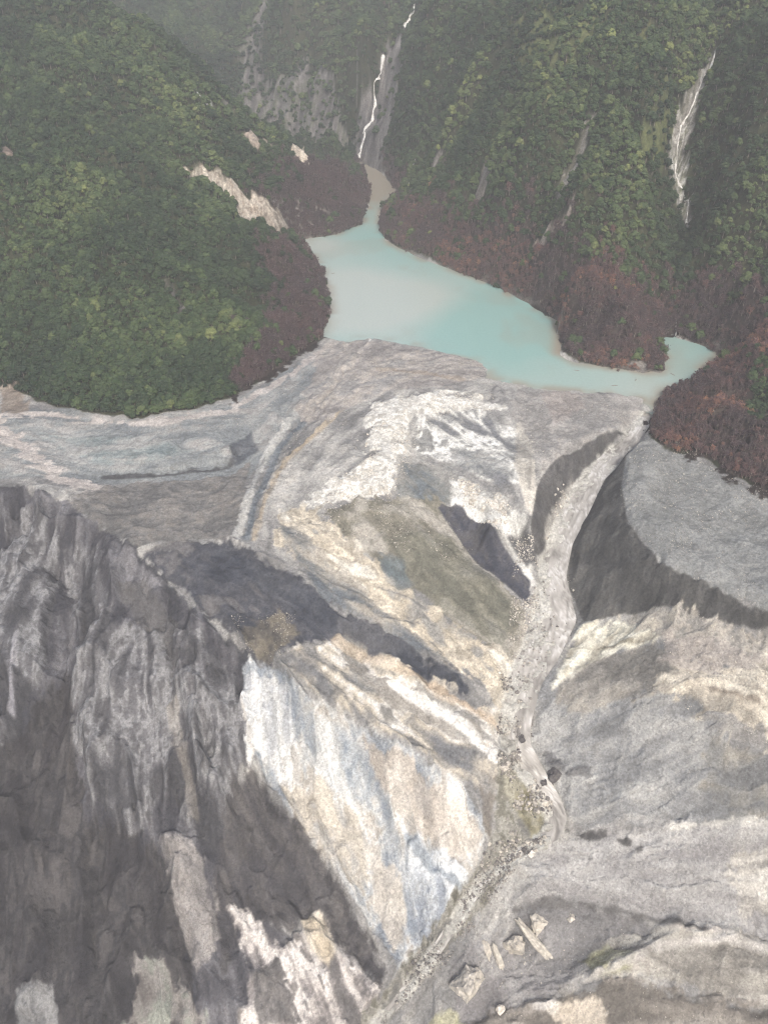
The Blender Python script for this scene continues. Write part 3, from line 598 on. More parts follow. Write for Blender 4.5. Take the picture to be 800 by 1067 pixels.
# shoreline mud
m = sm(-7, -1, SLK) * sm(0.4, 0.6, HILL) * 0.7
C = C * (1 - m[..., None]) + pal([(104, 96, 90), (130, 122, 114)], N1) * m[..., None]
C *= (1 - DAM * (.25 + .75 * steep) * (0.20 * RILL - 0.10 * RIL2) * sm(-3, 3, -SST))[..., None]  # carved rills painted darker, standing in for shade in their cuts
blot = uni(ridged(GX + 20 * S2, GY + 20 * S3, 22, 5, 131) + .5 * N3)
C *= (1 - DAM * 0.14 * sm(.62, .9, blot) + DAM * .07 * sm(.35, .1, blot))[..., None]
lum = C @ np.array([.3, .55, .15], np.float32)
C = lum[..., None] + (C - lum[..., None]) * np.where(HM > .5, 1.0, 1.0 - 0.2 * sm(.15, .45, lum))[..., None]
C = C * np.array([0.96, 1.0, 1.015], np.float32)
lum = np.maximum(C @ np.array([.3, .55, .15], np.float32), .01)
C *= np.where(HM > .5, 1.0, (lum / .29) ** 0.33)[..., None]
C = np.clip(C, 0.01, 0.8)

# ------------------------------------------------------------------ materials
def new_mat(name):
    m = bpy.data.materials.new(name); m.use_nodes = True
    nt = m.node_tree
    return m, nt, nt.nodes['Principled BSDF']
def N(nt, t, **kw):
    n = nt.nodes.new(t)
    for k_, v_ in kw.items():
        if k_ in ('noise_dimensions', 'data_type', 'blend_type', 'operation', 'attribute_name', 'attribute_type', 'feature'): setattr(n, k_, v_)
        else: n.inputs[k_].default_value = v_
    return n
def ground_mat(name, sc1, sc2, con, bump):
    m, nt, b = new_mat(name)
    at = N(nt, 'ShaderNodeAttribute', attribute_name='Col')
    geo = N(nt, 'ShaderNodeNewGeometry')
    n1 = N(nt, 'ShaderNodeTexNoise', Scale=sc1, Detail=9.0, Roughness=0.74)
    n2 = N(nt, 'ShaderNodeTexVoronoi', Scale=sc2)
    for n in (n1, n2): nt.links.new(geo.outputs['Position'], n.inputs['Vector'])
    mr = N(nt, 'ShaderNodeMapRange', **{'From Min': 0.3, 'From Max': 0.7, 'To Min': 1 - con, 'To Max': 1 + con})
    nt.links.new(n1.outputs[0], mr.inputs[0])
    mr2 = N(nt, 'ShaderNodeMapRange', **{'From Min': 0.0, 'From Max': 1.0, 'To Min': 1 - con * 1.1, 'To Max': 1 + con * 1.1})
    nt.links.new(n2.outputs['Color'], mr2.inputs[0])
    mu = N(nt, 'ShaderNodeMath', operation='MULTIPLY')
    nt.links.new(mr.outputs[0], mu.inputs[0]); nt.links.new(mr2.outputs[0], mu.inputs[1])
    vm = N(nt, 'ShaderNodeVectorMath', operation='SCALE')
    nt.links.new(at.outputs['Color'], vm.inputs[0]); nt.links.new(mu.outputs[0], vm.inputs['Scale'])
    nt.links.new(vm.outputs[0], b.inputs['Base Color'])
    bp = N(nt, 'ShaderNodeBump', Strength=1.0, Distance=bump)
    nt.links.new(n1.outputs[0], bp.inputs['Height']); nt.links.new(bp.outputs[0], b.inputs['Normal'])
    b.inputs['Roughness'].default_value = 0.92
    b.inputs['Specular IOR Level'].default_value = 0.2
    return m
M_DEBRIS = ground_mat('debris', 0.3, 0.75, 0.24, 1.6)
M_EARTH = ground_mat('earth', 0.2, 0.5, 0.35, 1.5)

def tag(o, label=None, cat=None, group=None, kind=None):
    if label: o['label'] = label
    if cat: o['category'] = cat
    if group: o['group'] = group
    if kind: o['kind'] = kind
    return o

# ------------------------------------------------------------------ terrain meshes (one height field, cut into the pieces of the setting)
cr = (slice(0, NR - 1), slice(0, NC - 1))
hl = (HILL[:-1, :-1] > 0.5)
isL = (SFL[:-1, :-1] > SFR[:-1, :-1])
u_ = GX[:-1, :-1]; y_ = GY[:-1, :-1]
terr_poly = at_many([(684, 440), (700, 470), (740, 484), (790, 512), (900, 570), (1000, 640), (1000, 720), (800, 646), (740, 632), (690, 625), (650, 636), (606, 646), (594, 600), (600, 560), (618, 520), (648, 478), (668, 456)])
face_poly = at_many([(-300, 480), (15, 510), (70, 530), (130, 572), (200, 640), (270, 695), (330, 722), (400, 768), (450, 800), (490, 835), (506, 885), (440, 985), (385, 1067), (300, 1180), (-400, 1180)])
tm = sdist(u_, y_, terr_poly, 5) > 0
fm = sdist(u_, y_, face_poly, 5) > 0
lk = SLK[:-1, :-1] > 4
cls = np.full(hl.shape, 0)
cls[fm] = 1; cls[tm] = 2
cls[hl & isL] = 3; cls[hl & ~isL] = 4; cls[lk] = 5
names = ['debris_dam', 'eroded_cliff', 'gravel_terrace', 'hillside_left', 'mountainside_right', 'lake_bed']
labels = ['grey landslide debris dam streaked with tan and white rock', 'steep gullied grey and white cliff of eroded debris in the foreground', 'flat grey gravel terrace with a dark cut bank on the right', 'forested hillside on the left of the lake', 'steep forested mountainside behind and right of the lake', 'silty bed under the turquoise lake']
VI = (np.arange(NR)[:, None] * NC + np.arange(NC)[None]).astype(np.int32)
quads = np.stack([VI[:-1, :-1], VI[:-1, 1:], VI[1:, 1:], VI[1:, :-1]], -1)
V = np.stack([GX, GY, Z], -1).reshape(-1, 3).astype(np.float32)
CF = C.reshape(-1, 3)
def mesh_from(name, verts, faces, cols=None):
    me = bpy.data.meshes.new(name)
    me.vertices.add(len(verts)); me.vertices.foreach_set('co', np.ascontiguousarray(verts, np.float32).ravel())
    k_ = faces.shape[1]
    me.loops.add(faces.size); me.loops.foreach_set('vertex_index', np.ascontiguousarray(faces, np.int32).ravel())
    me.polygons.add(len(faces)); me.polygons.foreach_set('loop_start', np.arange(0, faces.size, k_, dtype=np.int32))
    me.polygons.foreach_set('use_smooth', np.ones(len(faces), bool))
    me.update(calc_edges=True); me.validate()
    if cols is not None:
        a = me.color_attributes.new('Col', 'FLOAT_COLOR', 'POINT')
        a.data.foreach_set('color', np.c_[cols, np.ones(len(cols))].astype(np.float32).ravel())
    return me
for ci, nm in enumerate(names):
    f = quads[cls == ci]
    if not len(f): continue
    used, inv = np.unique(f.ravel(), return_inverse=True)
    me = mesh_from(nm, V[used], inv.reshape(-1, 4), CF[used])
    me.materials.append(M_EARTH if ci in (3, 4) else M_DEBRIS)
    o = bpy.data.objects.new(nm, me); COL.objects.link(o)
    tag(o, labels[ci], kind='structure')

# ------------------------------------------------------------------ lake
def water_mat(name, rough, spec, bump, bscale):
    m, nt, b = new_mat(name)
    at = N(nt, 'ShaderNodeAttribute', attribute_name='Col')
    geo = N(nt, 'ShaderNodeNewGeometry')
    n1 = N(nt, 'ShaderNodeTexNoise', Scale=bscale, Detail=5.0, Roughness=0.6)
    nt.links.new(geo.outputs['Position'], n1.inputs['Vector'])
    mr = N(nt, 'ShaderNodeMapRange', **{'From Min': 0.3, 'From Max': 0.7, 'To Min': 0.95, 'To Max': 1.05})
    nt.links.new(n1.outputs[0], mr.inputs[0])
    vm = N(nt, 'ShaderNodeVectorMath', operation='SCALE')
    nt.links.new(at.outputs['Color'], vm.inputs[0]); nt.links.new(mr.outputs[0], vm.inputs['Scale'])
    nt.links.new(vm.outputs[0], b.inputs['Base Color'])
    bp = N(nt, 'ShaderNodeBump', Strength=1.0, Distance=bump)
    nt.links.new(n1.outputs[0], bp.inputs['Height']); nt.links.new(bp.outputs[0], b.inputs['Normal'])
    b.inputs['Roughness'].default_value = rough
    b.inputs['Specular IOR Level'].default_value = spec
    return m
xs_ = np.arange(LAKE[:, 0].min() - 20, LAKE[:, 0].max() + 20, 4.0); ys_ = np.arange(LAKE[:, 1].min() - 20, LAKE[:, 1].max() + 20, 4.0)
LX, LY = np.meshgrid(xs_, ys_)
ld = sdist(LX, LY, LAKE, 40)
li = (np.arange(len(ys_))[:, None] * len(xs_) + np.arange(len(xs_))[None])
lq = np.stack([li[:-1, :-1], li[:-1, 1:], li[1:, 1:], li[1:, :-1]], -1)
lim = np.where(LY[:-1, :-1] < 790, -6, -20)
keep = (ld[:-1, :-1] > lim) | (ld[1:, 1:] > lim)
lq = lq[keep]
nz = fbm(LX, LY, 120, 3, 5)
def blob(u, v, r):
    x, y, _ = at_z(u, v, 0)
    return np.exp(-((LX - x) ** 2 + (LY - y) ** 2) / r ** 2)
lw = LX + 60 * (fbm(LX, LY, 90, 3, 6) - .5)
TURQ, MILK, SILT = lin((138, 172, 166)), lin((170, 180, 173)), lin((150, 143, 128))
t_m = np.clip(0.25 + 1.1 * blob(372, 318, 130) + 0.7 * blob(430, 315, 80) + .9 * blob(330, 255, 45) + .35 * blob(680, 412, 60) + 0.8 * (nz - .5) - 0.9 * blob(500, 335, 90) - .5 * blob(560, 350, 80) - .3 * blob(390, 250, 70), 0, 1)
t_s = np.clip(sm(1380, 1640, LY + 80 * (nz - .5)) + 0.8 * sm(20, 0, ld) * sm(.35, .6, fbm(LX, LY, 40, 3, 9)) + .25 * sm(.52, .66, fbm(lw, LY * .6, 70, 4, 14)) * sm(800, 860, LY) + .5 * blob(678, 425, 25), 0, 1)
lc = TURQ * (1 - t_m[..., None]) + MILK * t_m[..., None]
lc = lc * (1 - t_s[..., None]) + SILT * t_s[..., None]
used, inv = np.unique(lq.ravel(), return_inverse=True)
lv = np.stack([LX.ravel(), LY.ravel(), np.zeros(LX.size)], -1)[used]
me = mesh_from('lake', lv, inv.reshape(-1, 4), lc.reshape(-1, 3)[used])
me.materials.append(water_mat('lake_water', 0.2, 0.4, 0.12, 0.3))
o = bpy.data.objects.new('lake', me); COL.objects.link(o)
tag(o, 'milky turquoise lake held behind the debris dam', kind='structure')

# ------------------------------------------------------------------ breach stream
nS, nA = 420, 22
def resample(pl, n):
    d = np.r_[0, np.cumsum(np.linalg.norm(np.diff(pl, axis=0), axis=1))]
    s = np.linspace(0, d[-1], n)
    return np.stack([np.interp(s, d, pl[:, 0]), np.interp(s, d, pl[:, 1])], -1)
A, B = resample(BL, nS), resample(BR, nS)
for _ in range(6):
    A[1:-1] = (A[:-2] + A[1:-1] * 2 + A[2:]) / 4; B[1:-1] = (B[:-2] + B[1:-1] * 2 + B[2:]) / 4
f_ = np.linspace(-0.12, 1.12, nA)
SX = A[:, 0:1] * (1 - f_) + B[:, 0:1] * f_; SY = A[:, 1:2] * (1 - f_) + B[:, 1:2] * f_
ctr = (A + B) / 2
tz = thal(ctr[:, 0], ctr[:, 1]); tz = np.convolve(np.pad(tz, 6, mode='edge'), np.ones(13) / 13, 'valid')
tz = np.minimum(tz, -0.15)
# streaky turbulence along the flow
al = np.cumsum(np.r_[0, np.linalg.norm(np.diff(ctr, axis=0), axis=1)])[:, None] + 0 * SX
ac = f_[None] * np.linalg.norm(A - B, axis=1)[:, None]
turb = fbm(al / 3.0 + 40 * fbm(SX, SY, 20, 2, 4), ac, 2.6, 4, 91)
SZ = tz[:, None] - np.where(SY > 390, 0.6, 0.8) + (turb - 0.5) * 1.4
scol = pal([(122, 119, 114), (146, 143, 137), (158, 155, 149), (166, 163, 157), (176, 173, 167), (206, 205, 201)], uni(turb + 0.9 * fbm(SX, SY, 22, 4, 92)))
si = np.arange(nS)[:, None] * nA + np.arange(nA)[None]
sq = np.stack([si[:-1, :-1], si[1:, :-1], si[1:, 1:], si[:-1, 1:]], -1).reshape(-1, 4)
me = mesh_from('stream', np.stack([SX, SY, SZ], -1).reshape(-1, 3), sq, scol.reshape(-1, 3))
me.materials.append(water_mat('silty_water', 0.3, 0.4, 0.2, 0.5))
o = bpy.data.objects.new('stream', me); COL.objects.link(o)
tag(o, 'pale silty stream cutting down through the debris dam', kind='structure')

# ------------------------------------------------------------------ waterfalls
def foam_mat():
    m, nt, b = new_mat('foam')
    geo = N(nt, 'ShaderNodeNewGeometry'); n1 = N(nt, 'ShaderNodeTexNoise', Scale=0.35, Detail=4.0)
    nt.links.new(geo.outputs['Position'], n1.inputs['Vector'])
    cr_ = N(nt, 'ShaderNodeValToRGB'); cr_.color_ramp.elements[0].position = 0.35; cr_.color_ramp.elements[1].position = 0.6
    cr_.color_ramp.elements[0].color = (*lin((190, 188, 182)), 1); cr_.color_ramp.elements[1].color = (*lin((232, 232, 229)), 1)
    nt.links.new(n1.outputs[0], cr_.inputs[0]); nt.links.new(cr_.outputs[0], b.inputs['Base Color'])
    b.inputs['Roughness'].default_value = 0.6
    return m
M_FOAM = foam_mat()
def ribbon(name, pl, width, label, rise=1.6):
    w = at_many(pl)
    d = np.r_[0, np.cumsum(np.linalg.norm(np.diff(w, axis=0), axis=1))]
    n = max(12, int(d[-1] / 1.5)); s_ = np.linspace(0, d[-1], n)
    X = np.interp(s_, d, w[:, 0]); Y = np.interp(s_, d, w[:, 1])
    seed = len(name) + int(pl[0][0])
    jit = (fbm(s_, s_ * 0 + seed, 16, 3, 2) - 0.5) * width * 2.6
    wd = width * (0.1 + 1.7 * sm(.2, .85, fbm(s_, s_ * 0 + seed, 8, 3, 3)))
    tx, ty = np.gradient(X), np.gradient(Y); L = np.hypot(tx, ty) + 1e-6
    # level with the hill, across the fall line
    nx, ny = np.abs(-ty / L) + 0 * L, tx / L * np.sign(-ty)
    X = X + nx * jit; Y = Y + ny * jit
    zc = samp_z(X, Y)
    zc = np.convolve(np.pad(zc, 2, mode='edge'), np.ones(5) / 5, 'valid')
    rows = []
    for q, h in ((-0.5, -1.2), (-0.32, rise * .8), (0, rise), (0.32, rise * .8), (0.5, -1.2)):
        rows.append(np.stack([X + nx * wd * q, Y + ny * wd * q, zc + h + 0.4 * (fbm(s_, s_ * 0 + q * 9, 3, 2, 8) - .5)], -1))
    R = np.stack(rows, 1); k_ = R.shape[1]
    i_ = np.arange(n)[:, None] * k_ + np.arange(k_)[None]
    f = np.stack([i_[:-1, :-1], i_[:-1, 1:], i_[1:, 1:], i_[1:, :-1]], -1).reshape(-1, 4)
    me = mesh_from(name, R.reshape(-1, 3), f); me.materials.append(M_FOAM)
    o = bpy.data.objects.new(name, me); COL.objects.link(o)
    return tag(o, label, kind='structure')
ribbon('waterfall', [(398, 56), (396, 75), (390, 95), (387, 120), (381, 138), (376, 150), (374, 167)], 7.5, 'tall white waterfall plunging to the head of the lake')
ribbon('waterfall', [(434, -12), (431, 6), (425, 18), (421, 30)], 6.5, 'upper white cascade at the top edge above the tall waterfall')
ribbon('waterfall', [(433, 164), (429, 176), (425, 196)], 3.0, 'thin white trickle right of the river inlet', 1.0)
ribbon('waterfall', [(703, 333), (703, 342), (703, 352)], 2.2, 'small white fall entering the right arm of the lake', 3.0)
ribbon('waterfall', [(214, 96), (211, 103), (216, 110)], 5.0, 'short white fall in the far left valley', 1.0)
ribbon('waterfall', [(745, 48), (732, 80), (722, 105), (710, 130), (706, 155), (703, 180), (715, 205), (713, 236)], 2.6, 'thin broken stream in the rocky gully on the right mountain', 0.9)

# ------------------------------------------------------------------ plants: meshes
def tint_mat(name, stops, var, rough=0.75, noise_scale=0.8):
    m, nt, b = new_mat(name)
    at = N(nt, 'ShaderNodeAttribute', attribute_name='tint', attribute_type='INSTANCER')
    geo = N(nt, 'ShaderNodeNewGeometry'); n1 = N(nt, 'ShaderNodeTexNoise', Scale=noise_scale, Detail=3.0)
    nt.links.new(geo.outputs['Position'], n1.inputs['Vector'])
    ma = N(nt, 'ShaderNodeMath', operation='MULTIPLY_ADD'); ma.inputs[1].default_value = var; ma.inputs[2].default_value = -var / 2
    nt.links.new(n1.outputs[0], ma.inputs[0])
    ad = N(nt, 'ShaderNodeMath', operation='ADD'); nt.links.new(at.outputs['Fac'], ad.inputs[0]); nt.links.new(ma.outputs[0], ad.inputs[1])
    cr_ = N(nt, 'ShaderNodeValToRGB'); e = cr_.color_ramp.elements
    while len(e) < len(stops): e.new(0.5)
    for i, (p, c) in enumerate(stops): e[i].position = p; e[i].color = (*lin(c), 1)
    nt.links.new(ad.outputs[0], cr_.inputs[0]); nt.links.new(cr_.outputs[0], b.inputs['Base Color'])
    b.inputs['Roughness'].default_value = rough; b.inputs['Specular IOR Level'].default_value = 0.25
    return m
M_LEAF = tint_mat('leaf', [(0.0, (34, 48, 35)), (0.35, (51, 68, 44)), (0.6, (75, 91, 57)), (0.82, (102, 111, 70)), (1.0, (128, 137, 84))], 0.45)
M_DEAD = tint_mat('dead_leaf', [(0.0, (78, 68, 71)), (0.4, (101, 80, 79)), (0.65, (120, 90, 83)), (0.85, (142, 104, 86)), (1.0, (170, 128, 100))], 0.5)
m_, nt_, b_ = new_mat('bark'); b_.inputs['Base Color'].default_value = (*lin((98, 88, 80)), 1); b_.inputs['Roughness'].default_value = 0.9
_n = N(nt_, 'ShaderNodeTexNoise', Scale=2.0, Detail=4.0); _r = N(nt_, 'ShaderNodeValToRGB')
_r.color_ramp.elements[0].color = (*lin((96, 88, 82)), 1); _r.color_ramp.elements[1].color = (*lin((150, 141, 132)), 1)
nt_.links.new(_n.outputs[0], _r.inputs[0]); nt_.links.new(_r.outputs[0], b_.inputs['Base Color'])
M_BARK = m_
def tube(bm, pts, radii, k=5):
    rings = []
    for i, (p, r) in enumerate(zip(pts, radii)):
        a = Vector(pts[max(0, i - 1)]); b = Vector(pts[min(len(pts) - 1, i + 1)])
        q = (b - a).to_track_quat('Z', 'Y')
        rings.append([bm.verts.new(Vector(p) + q @ Vector((math.cos(2 * math.pi * j / k) * r, math.sin(2 * math.pi * j / k) * r, 0))) for j in range(k)])
    for r0, r1 in zip(rings[:-1], rings[1:]):
        for j in range(k): bm.faces.new((r0[j], r0[(j + 1) % k], r1[(j + 1) % k], r1[j]))
    bm.faces.new(rings[-1])
def card(bm, c, size, R_):
    nrm_ = Vector((R_.gauss(0, 1), R_.gauss(0, 1), R_.gauss(0.5, 1))).normalized()
    q = nrm_.to_track_quat('Z', 'Y'); a = R_.uniform(0, 6.28)
    vs = []
    for j in range(4):
        t = a + j * math.pi / 2
        vs.append(bm.verts.new(c + q @ Vector((math.cos(t) * size * R_.uniform(.6, 1.2), math.sin(t) * size * R_.uniform(.6, 1.2), R_.uniform(-.3, .3) * size))))
    bm.faces.new(vs)
def bm_mesh(name, bm, mat, smooth=False):
    me = bpy.data.meshes.new(name); bm.to_mesh(me); bm.free(); me.materials.append(mat)
    for p in me.polygons: p.use_smooth = smooth
    return me
def green_crown(seed, conical=False):
    R_ = random.Random(seed); bm = bmesh.new(); cents = []
    for i in range(13):
        if i == 0: c, r = Vector((0, 0, 6.2)), 2.4
        else:
            a = i * 2.4 + R_.uniform(-.4, .4); rr = R_.uniform(1.6, 3.4); hgt = 7.4 - 0.42 * rr * rr + R_.uniform(-1.2, 1.0)
            if conical: rr *= 0.75; hgt = 8.5 - 1.7 * rr + R_.uniform(-.8, .8)
            c, r = Vector((math.cos(a) * rr, math.sin(a) * rr, hgt)), R_.uniform(1.1, 1.9)
        cents.append((c, r))
        g = bmesh.ops.create_icosphere(bm, subdivisions=2, radius=1)
        for v in g['verts']:
            n = v.co.normalized(); k_ = r * (1 + R_.uniform(-.22, .22)); v.co = c + Vector((n.x * k_, n.y * k_, n.z * k_ * 0.8))
    for i in range(260):
        c, r = cents[R_.randrange(len(cents))]
        n = Vector((R_.gauss(0, 1), R_.gauss(0, 1), R_.gauss(.4, 1))).normalized()
        card(bm, c + n * r * R_.uniform(.85, 1.25), R_.uniform(.25, .6), R_)
    return bm_mesh('crown', bm, M_LEAF)
def green_trunk(seed):
    R_ = random.Random(seed); bm = bmesh.new()
    tube(bm, [(0, 0, -2.0), (.1, 0, 0), (.2, .1, 2.5), (.1, .2, 5.5)], [.5, .42, .3, .15])
    for i in range(4):
        a = i * 1.6 + R_.uniform(-.3, .3)
        tube(bm, [(.15, .1, 2.4 + .4 * i), (math.cos(a) * 1.2, math.sin(a) * 1.2, 4.2 + .3 * i), (math.cos(a) * 2.4, math.sin(a) * 2.4, 5.4)], [.18, .12, .05], 4)
    return bm_mesh('trunk', bm, M_BARK, True)
def dead_parts(seed):
    R_ = random.Random(seed); bt = bmesh.new(); bc = bmesh.new()
    tube(bt, [(0, 0, -2.0), (0, 0, 0), (R_.uniform(-.3, .3), R_.uniform(-.3, .3), 3.4), (R_.uniform(-.6, .6), R_.uniform(-.6, .6), 7.6)], [.5, .44, .32, .1])
    for i in range(9):
        a = i * 2.4 + R_.uniform(-.4, .4); z0 = 1.8 + i * .55; L = R_.uniform(1.8, 3.4) * (1.15 - i * .06)
        e = Vector((math.cos(a) * L, math.sin(a) * L, z0 + L * R_.uniform(.4, .9)))
        mid = Vector((math.cos(a) * L * .5, math.sin(a) * L * .5, z0 + L * .25))
        tube(bt, [(0, 0, z0), mid, e], [.2, .13, .05], 4)
        for j in range(17):
            f = R_.uniform(.35, 1.1); p = Vector((0, 0, z0)).lerp(e, f) + Vector((R_.gauss(0, .55), R_.gauss(0, .55), R_.gauss(.1, .5)))
            card(bc, p, R_.uniform(.25, .62), R_)
    for i in range(70):
        a = R_.uniform(0, 6.28); rr = R_.uniform(0, 2.6)
        card(bc, Vector((math.cos(a) * rr, math.sin(a) * rr, 6.8 - .4 * rr * rr + R_.uniform(-.8, .8))), R_.uniform(.25, .55), R_)
    return bm_mesh('crown', bc, M_DEAD), bm_mesh('trunk', bt, M_BARK, True)
GREEN = [(green_crown(s, s % 3 == 0), green_trunk(s)) for s in range(1, 7)]
DEAD = [dead_parts(s) for s in range(20, 25)]

# ------------------------------------------------------------------ where the trees stand
def tree_points(step, ymin, ymax):
    pts = []
    y = ymin
    while y < ymax:
        hw = half(y) * 0.97; n = int(2 * hw / step)
        x = -hw + (np.arange(n) + rng.uniform(-.42, .42, n) + 0.5 * (int(y / step) % 2)) * step
        yy = y + rng.uniform(-.42, .42, n) * step
        pts.append(np.stack([x, yy], -1)); y += step * 0.9
    return np.vstack(pts)
TP = np.vstack([tree_points(5.0, 560, 1000), tree_points(5.4, 1000, 1400), tree_points(6.4, 1400, 1800), tree_points(8.0, 1800, 2750), tree_points(6.4, 690, 1650)])
EXTRA = np.arange(len(TP)) >= len(TP) - len(tree_points(6.4, 690, 1650)) - 50
hv = samp(HILL.astype(np.float32), TP[:, 0], TP[:, 1]); bv = samp(BARE, TP[:, 0], TP[:, 1]); lkv = samp(SLK, TP[:, 0], TP[:, 1])
zv = samp_z(TP[:, 0], TP[:, 1])
extra_ok = np.zeros(len(TP), bool)
for pg in (BROWN_R, BROWN_L, BROWN_L2): extra_ok |= sdist(TP[:, 0], TP[:, 1], at_many(pg), 40) > -3
keep = (hv > 0.62) & (extra_ok | ~EXTRA) & (rng.random(len(TP)) > bv * 1.1) & ((lkv < -2.0) & (zv > 0.2) | (lkv < 7.0) & (lkv > -2.0) & (rng.random(len(TP)) < .75))
zv = np.maximum(zv, -2.5); TP = TP[keep]; zv = zv[keep]; hv = hv[keep]
# in front of the camera's side of the ridges, or close to it
D = TP[:, 1] * CP + (H - zv) * SP
uu = 400 + FOC * TP[:, 0] / D; vv = 533.5 - FOC * (TP[:, 1] * SP - (H - zv - 7) * CP) / D
inf = (uu > -130) & (uu < 930) & (vv > -140)
TP, zv, uu, vv, D = TP[inf], zv[inf], uu[inf], vv[inf], D[inf]
def sight(n=160):
    """true where the ground lets the camera see the tree top"""
    ok = np.ones(len(TP), bool)
    for f in np.linspace(0.12, 0.965, n):
        x, y = TP[:, 0] * f, TP[:, 1] * f; zz = H + (zv + 9 - H) * f
        k = y > 112
        g = samp_z(x, np.clip(y, 112, 3090))
        ok &= ~(k & (g > zz + 12))
    return ok
vis = sight()
TP, zv, uu, vv, D = TP[vis], zv[vis], uu[vis], vv[vis], D[vis]
wtx = TP[:, 0] + 36 * (fbm(TP[:, 0], TP[:, 1], 45, 3, 21) - .5); wty = TP[:, 1] + 36 * (fbm(TP[:, 0], TP[:, 1], 45, 3, 22) - .5)
dead = np.zeros(len(TP), bool)
for pg in (BROWN_R, BROWN_L, BROWN_L2):
    dead |= sdist(wtx, wty, at_many(pg), 40) > 1 + rng.normal(0, 11, len(TP)) * np.where((TP[:, 1] < 860), .15, 1.0)
knoll = sdist(wtx, wty, at_many([(786, 385), (830, 372), (850, 430), (796, 440)]), 10) > 0
dead |= (samp(SLK, TP[:, 0], TP[:, 1]) > -13) | ((TP[:, 0] > 0) & (TP[:, 1] < 790))
dead &= rng.random(len(TP)) > np.where(TP[:, 1] < 790, 0, .03)
dead &= ~(knoll & (rng.random(len(TP)) < .8))
size = np.clip(rng.lognormal(-0.08, .32, len(TP)), .45, 1.9) * np.interp(D, [800, 1000, 1300, 2000], [0.84, 1.0, 1.1, 1.35])
nbig = fbm(TP[:, 0], TP[:, 1], 90, 3, 44)
tint = np.clip(0.36 + (nbig - .5) * 0.8 + rng.normal(0, .12, len(TP)), 0, 1)
tint = np.where(TP[:, 0] > 0, tint + 0.06, tint - .04)
tint = np.where(rng.random(len(TP)) < 0.03, tint + rng.uniform(.1, .3, len(TP)), tint)
orange = fbm(TP[:, 0], TP[:, 1], 60, 3, 45)
tintd = np.clip(0.26 + (orange - .5) * 1.15 + rng.normal(0, .13, len(TP)) + np.where((TP[:, 0] > 60) & (rng.random(len(TP)) < .09), .35, 0), 0, 1)
tintd = np.where(TP[:, 0] < 0, tintd * .4, tintd)
rotz = rng.uniform(0, 6.283, len(TP))
print('trees', len(TP), 'dead', dead.sum())

def make_tree(name, crown_me, trunk_me, x, y, z, s, r, t, label, cat, group):
    e = bpy.data.objects.new(name, None); e.empty_display_size = 0.5
    e.location = (x, y, z); e.rotation_euler = (0, 0, r); e.scale = (s, s, s * (0.9 + 0.2 * ((float(x) * 7.3) % 1)))
    tag(e, label, cat, group); COL.objects.link(e)
    for nm, me in (('trunk', trunk_me), ('crown', crown_me)):
        c = bpy.data.objects.new(nm, me); c.parent = e; c['tint'] = float(t); COL.objects.link(c)
in_frame = (uu > 4) & (uu < 796) & (vv > 4)
order = np.argsort(D)
single = np.zeros(len(TP), bool)
gi = [i for i in order if in_frame[i] and not dead[i]][:300]
di = [i for i in order if in_frame[i] and dead[i]][:300]
def shade(t, words):
    return words[0] if t < .3 else words[1] if t < .62 else words[2]
for i in gi:
    c, t = GREEN[int(rotz[i] * 100) % len(GREEN)]
    w = shade(tint[i], ('dark green', 'olive green', 'bright yellow-green'))
    if TP[i, 0] < 0:
        pl = ('at the far left above the pale slip' if uu[i] < 60 else 'above the grey flats left of the dark channel' if uu[i] < 130 else 'at the forest foot above the dark channel' if uu[i] < 200 else 'at the forest tip beside the dead trees')
        lb, gp = '%s broadleaf tree %s' % (w, pl), 'trees along the lower edge of the left forest'
    else: lb, gp = '%s tree among the dead trees on the right knoll' % w, 'green trees on the right knoll'
    make_tree('broadleaf_tree', c, t, TP[i, 0], TP[i, 1], zv[i], size[i], rotz[i], tint[i], lb, 'tree', gp); single[i] = True
kn_edge = np.array([at_z(*p)[:2] for p in [(674, 448, 1.5), (700, 470, 3), (740, 484, 4), (790, 512, 4)]])
for i in di:
    c, t = DEAD[int(rotz[i] * 100) % len(DEAD)]
    w = shade(tintd[i], ('grey-brown', 'brown', 'orange-brown'))
    e_ = float(seg_dist(TP[i:i + 1, 0], TP[i:i + 1, 1], kn_edge, False)[0])
    if TP[i, 0] < 0: lb, gp = '%s dead tree by the debris edge on the left shore' % w, 'dead trees on the left shore'
    else:
        pl = 'along the edge of the gravel terrace' if e_ < 16 else 'beside the stream outlet' if uu[i] < 715 else 'high on the right edge of the knoll' if uu[i] > 765 else 'in the middle of the knoll above the terrace'
        lb, gp = '%s dead tree %s' % (w, pl), 'dead trees on the right knoll'
    make_tree('dead_tree', c, t, TP[i, 0], TP[i, 1], zv[i], size[i], rotz[i], tintd[i], lb, 'dead tree', gp); single[i] = True

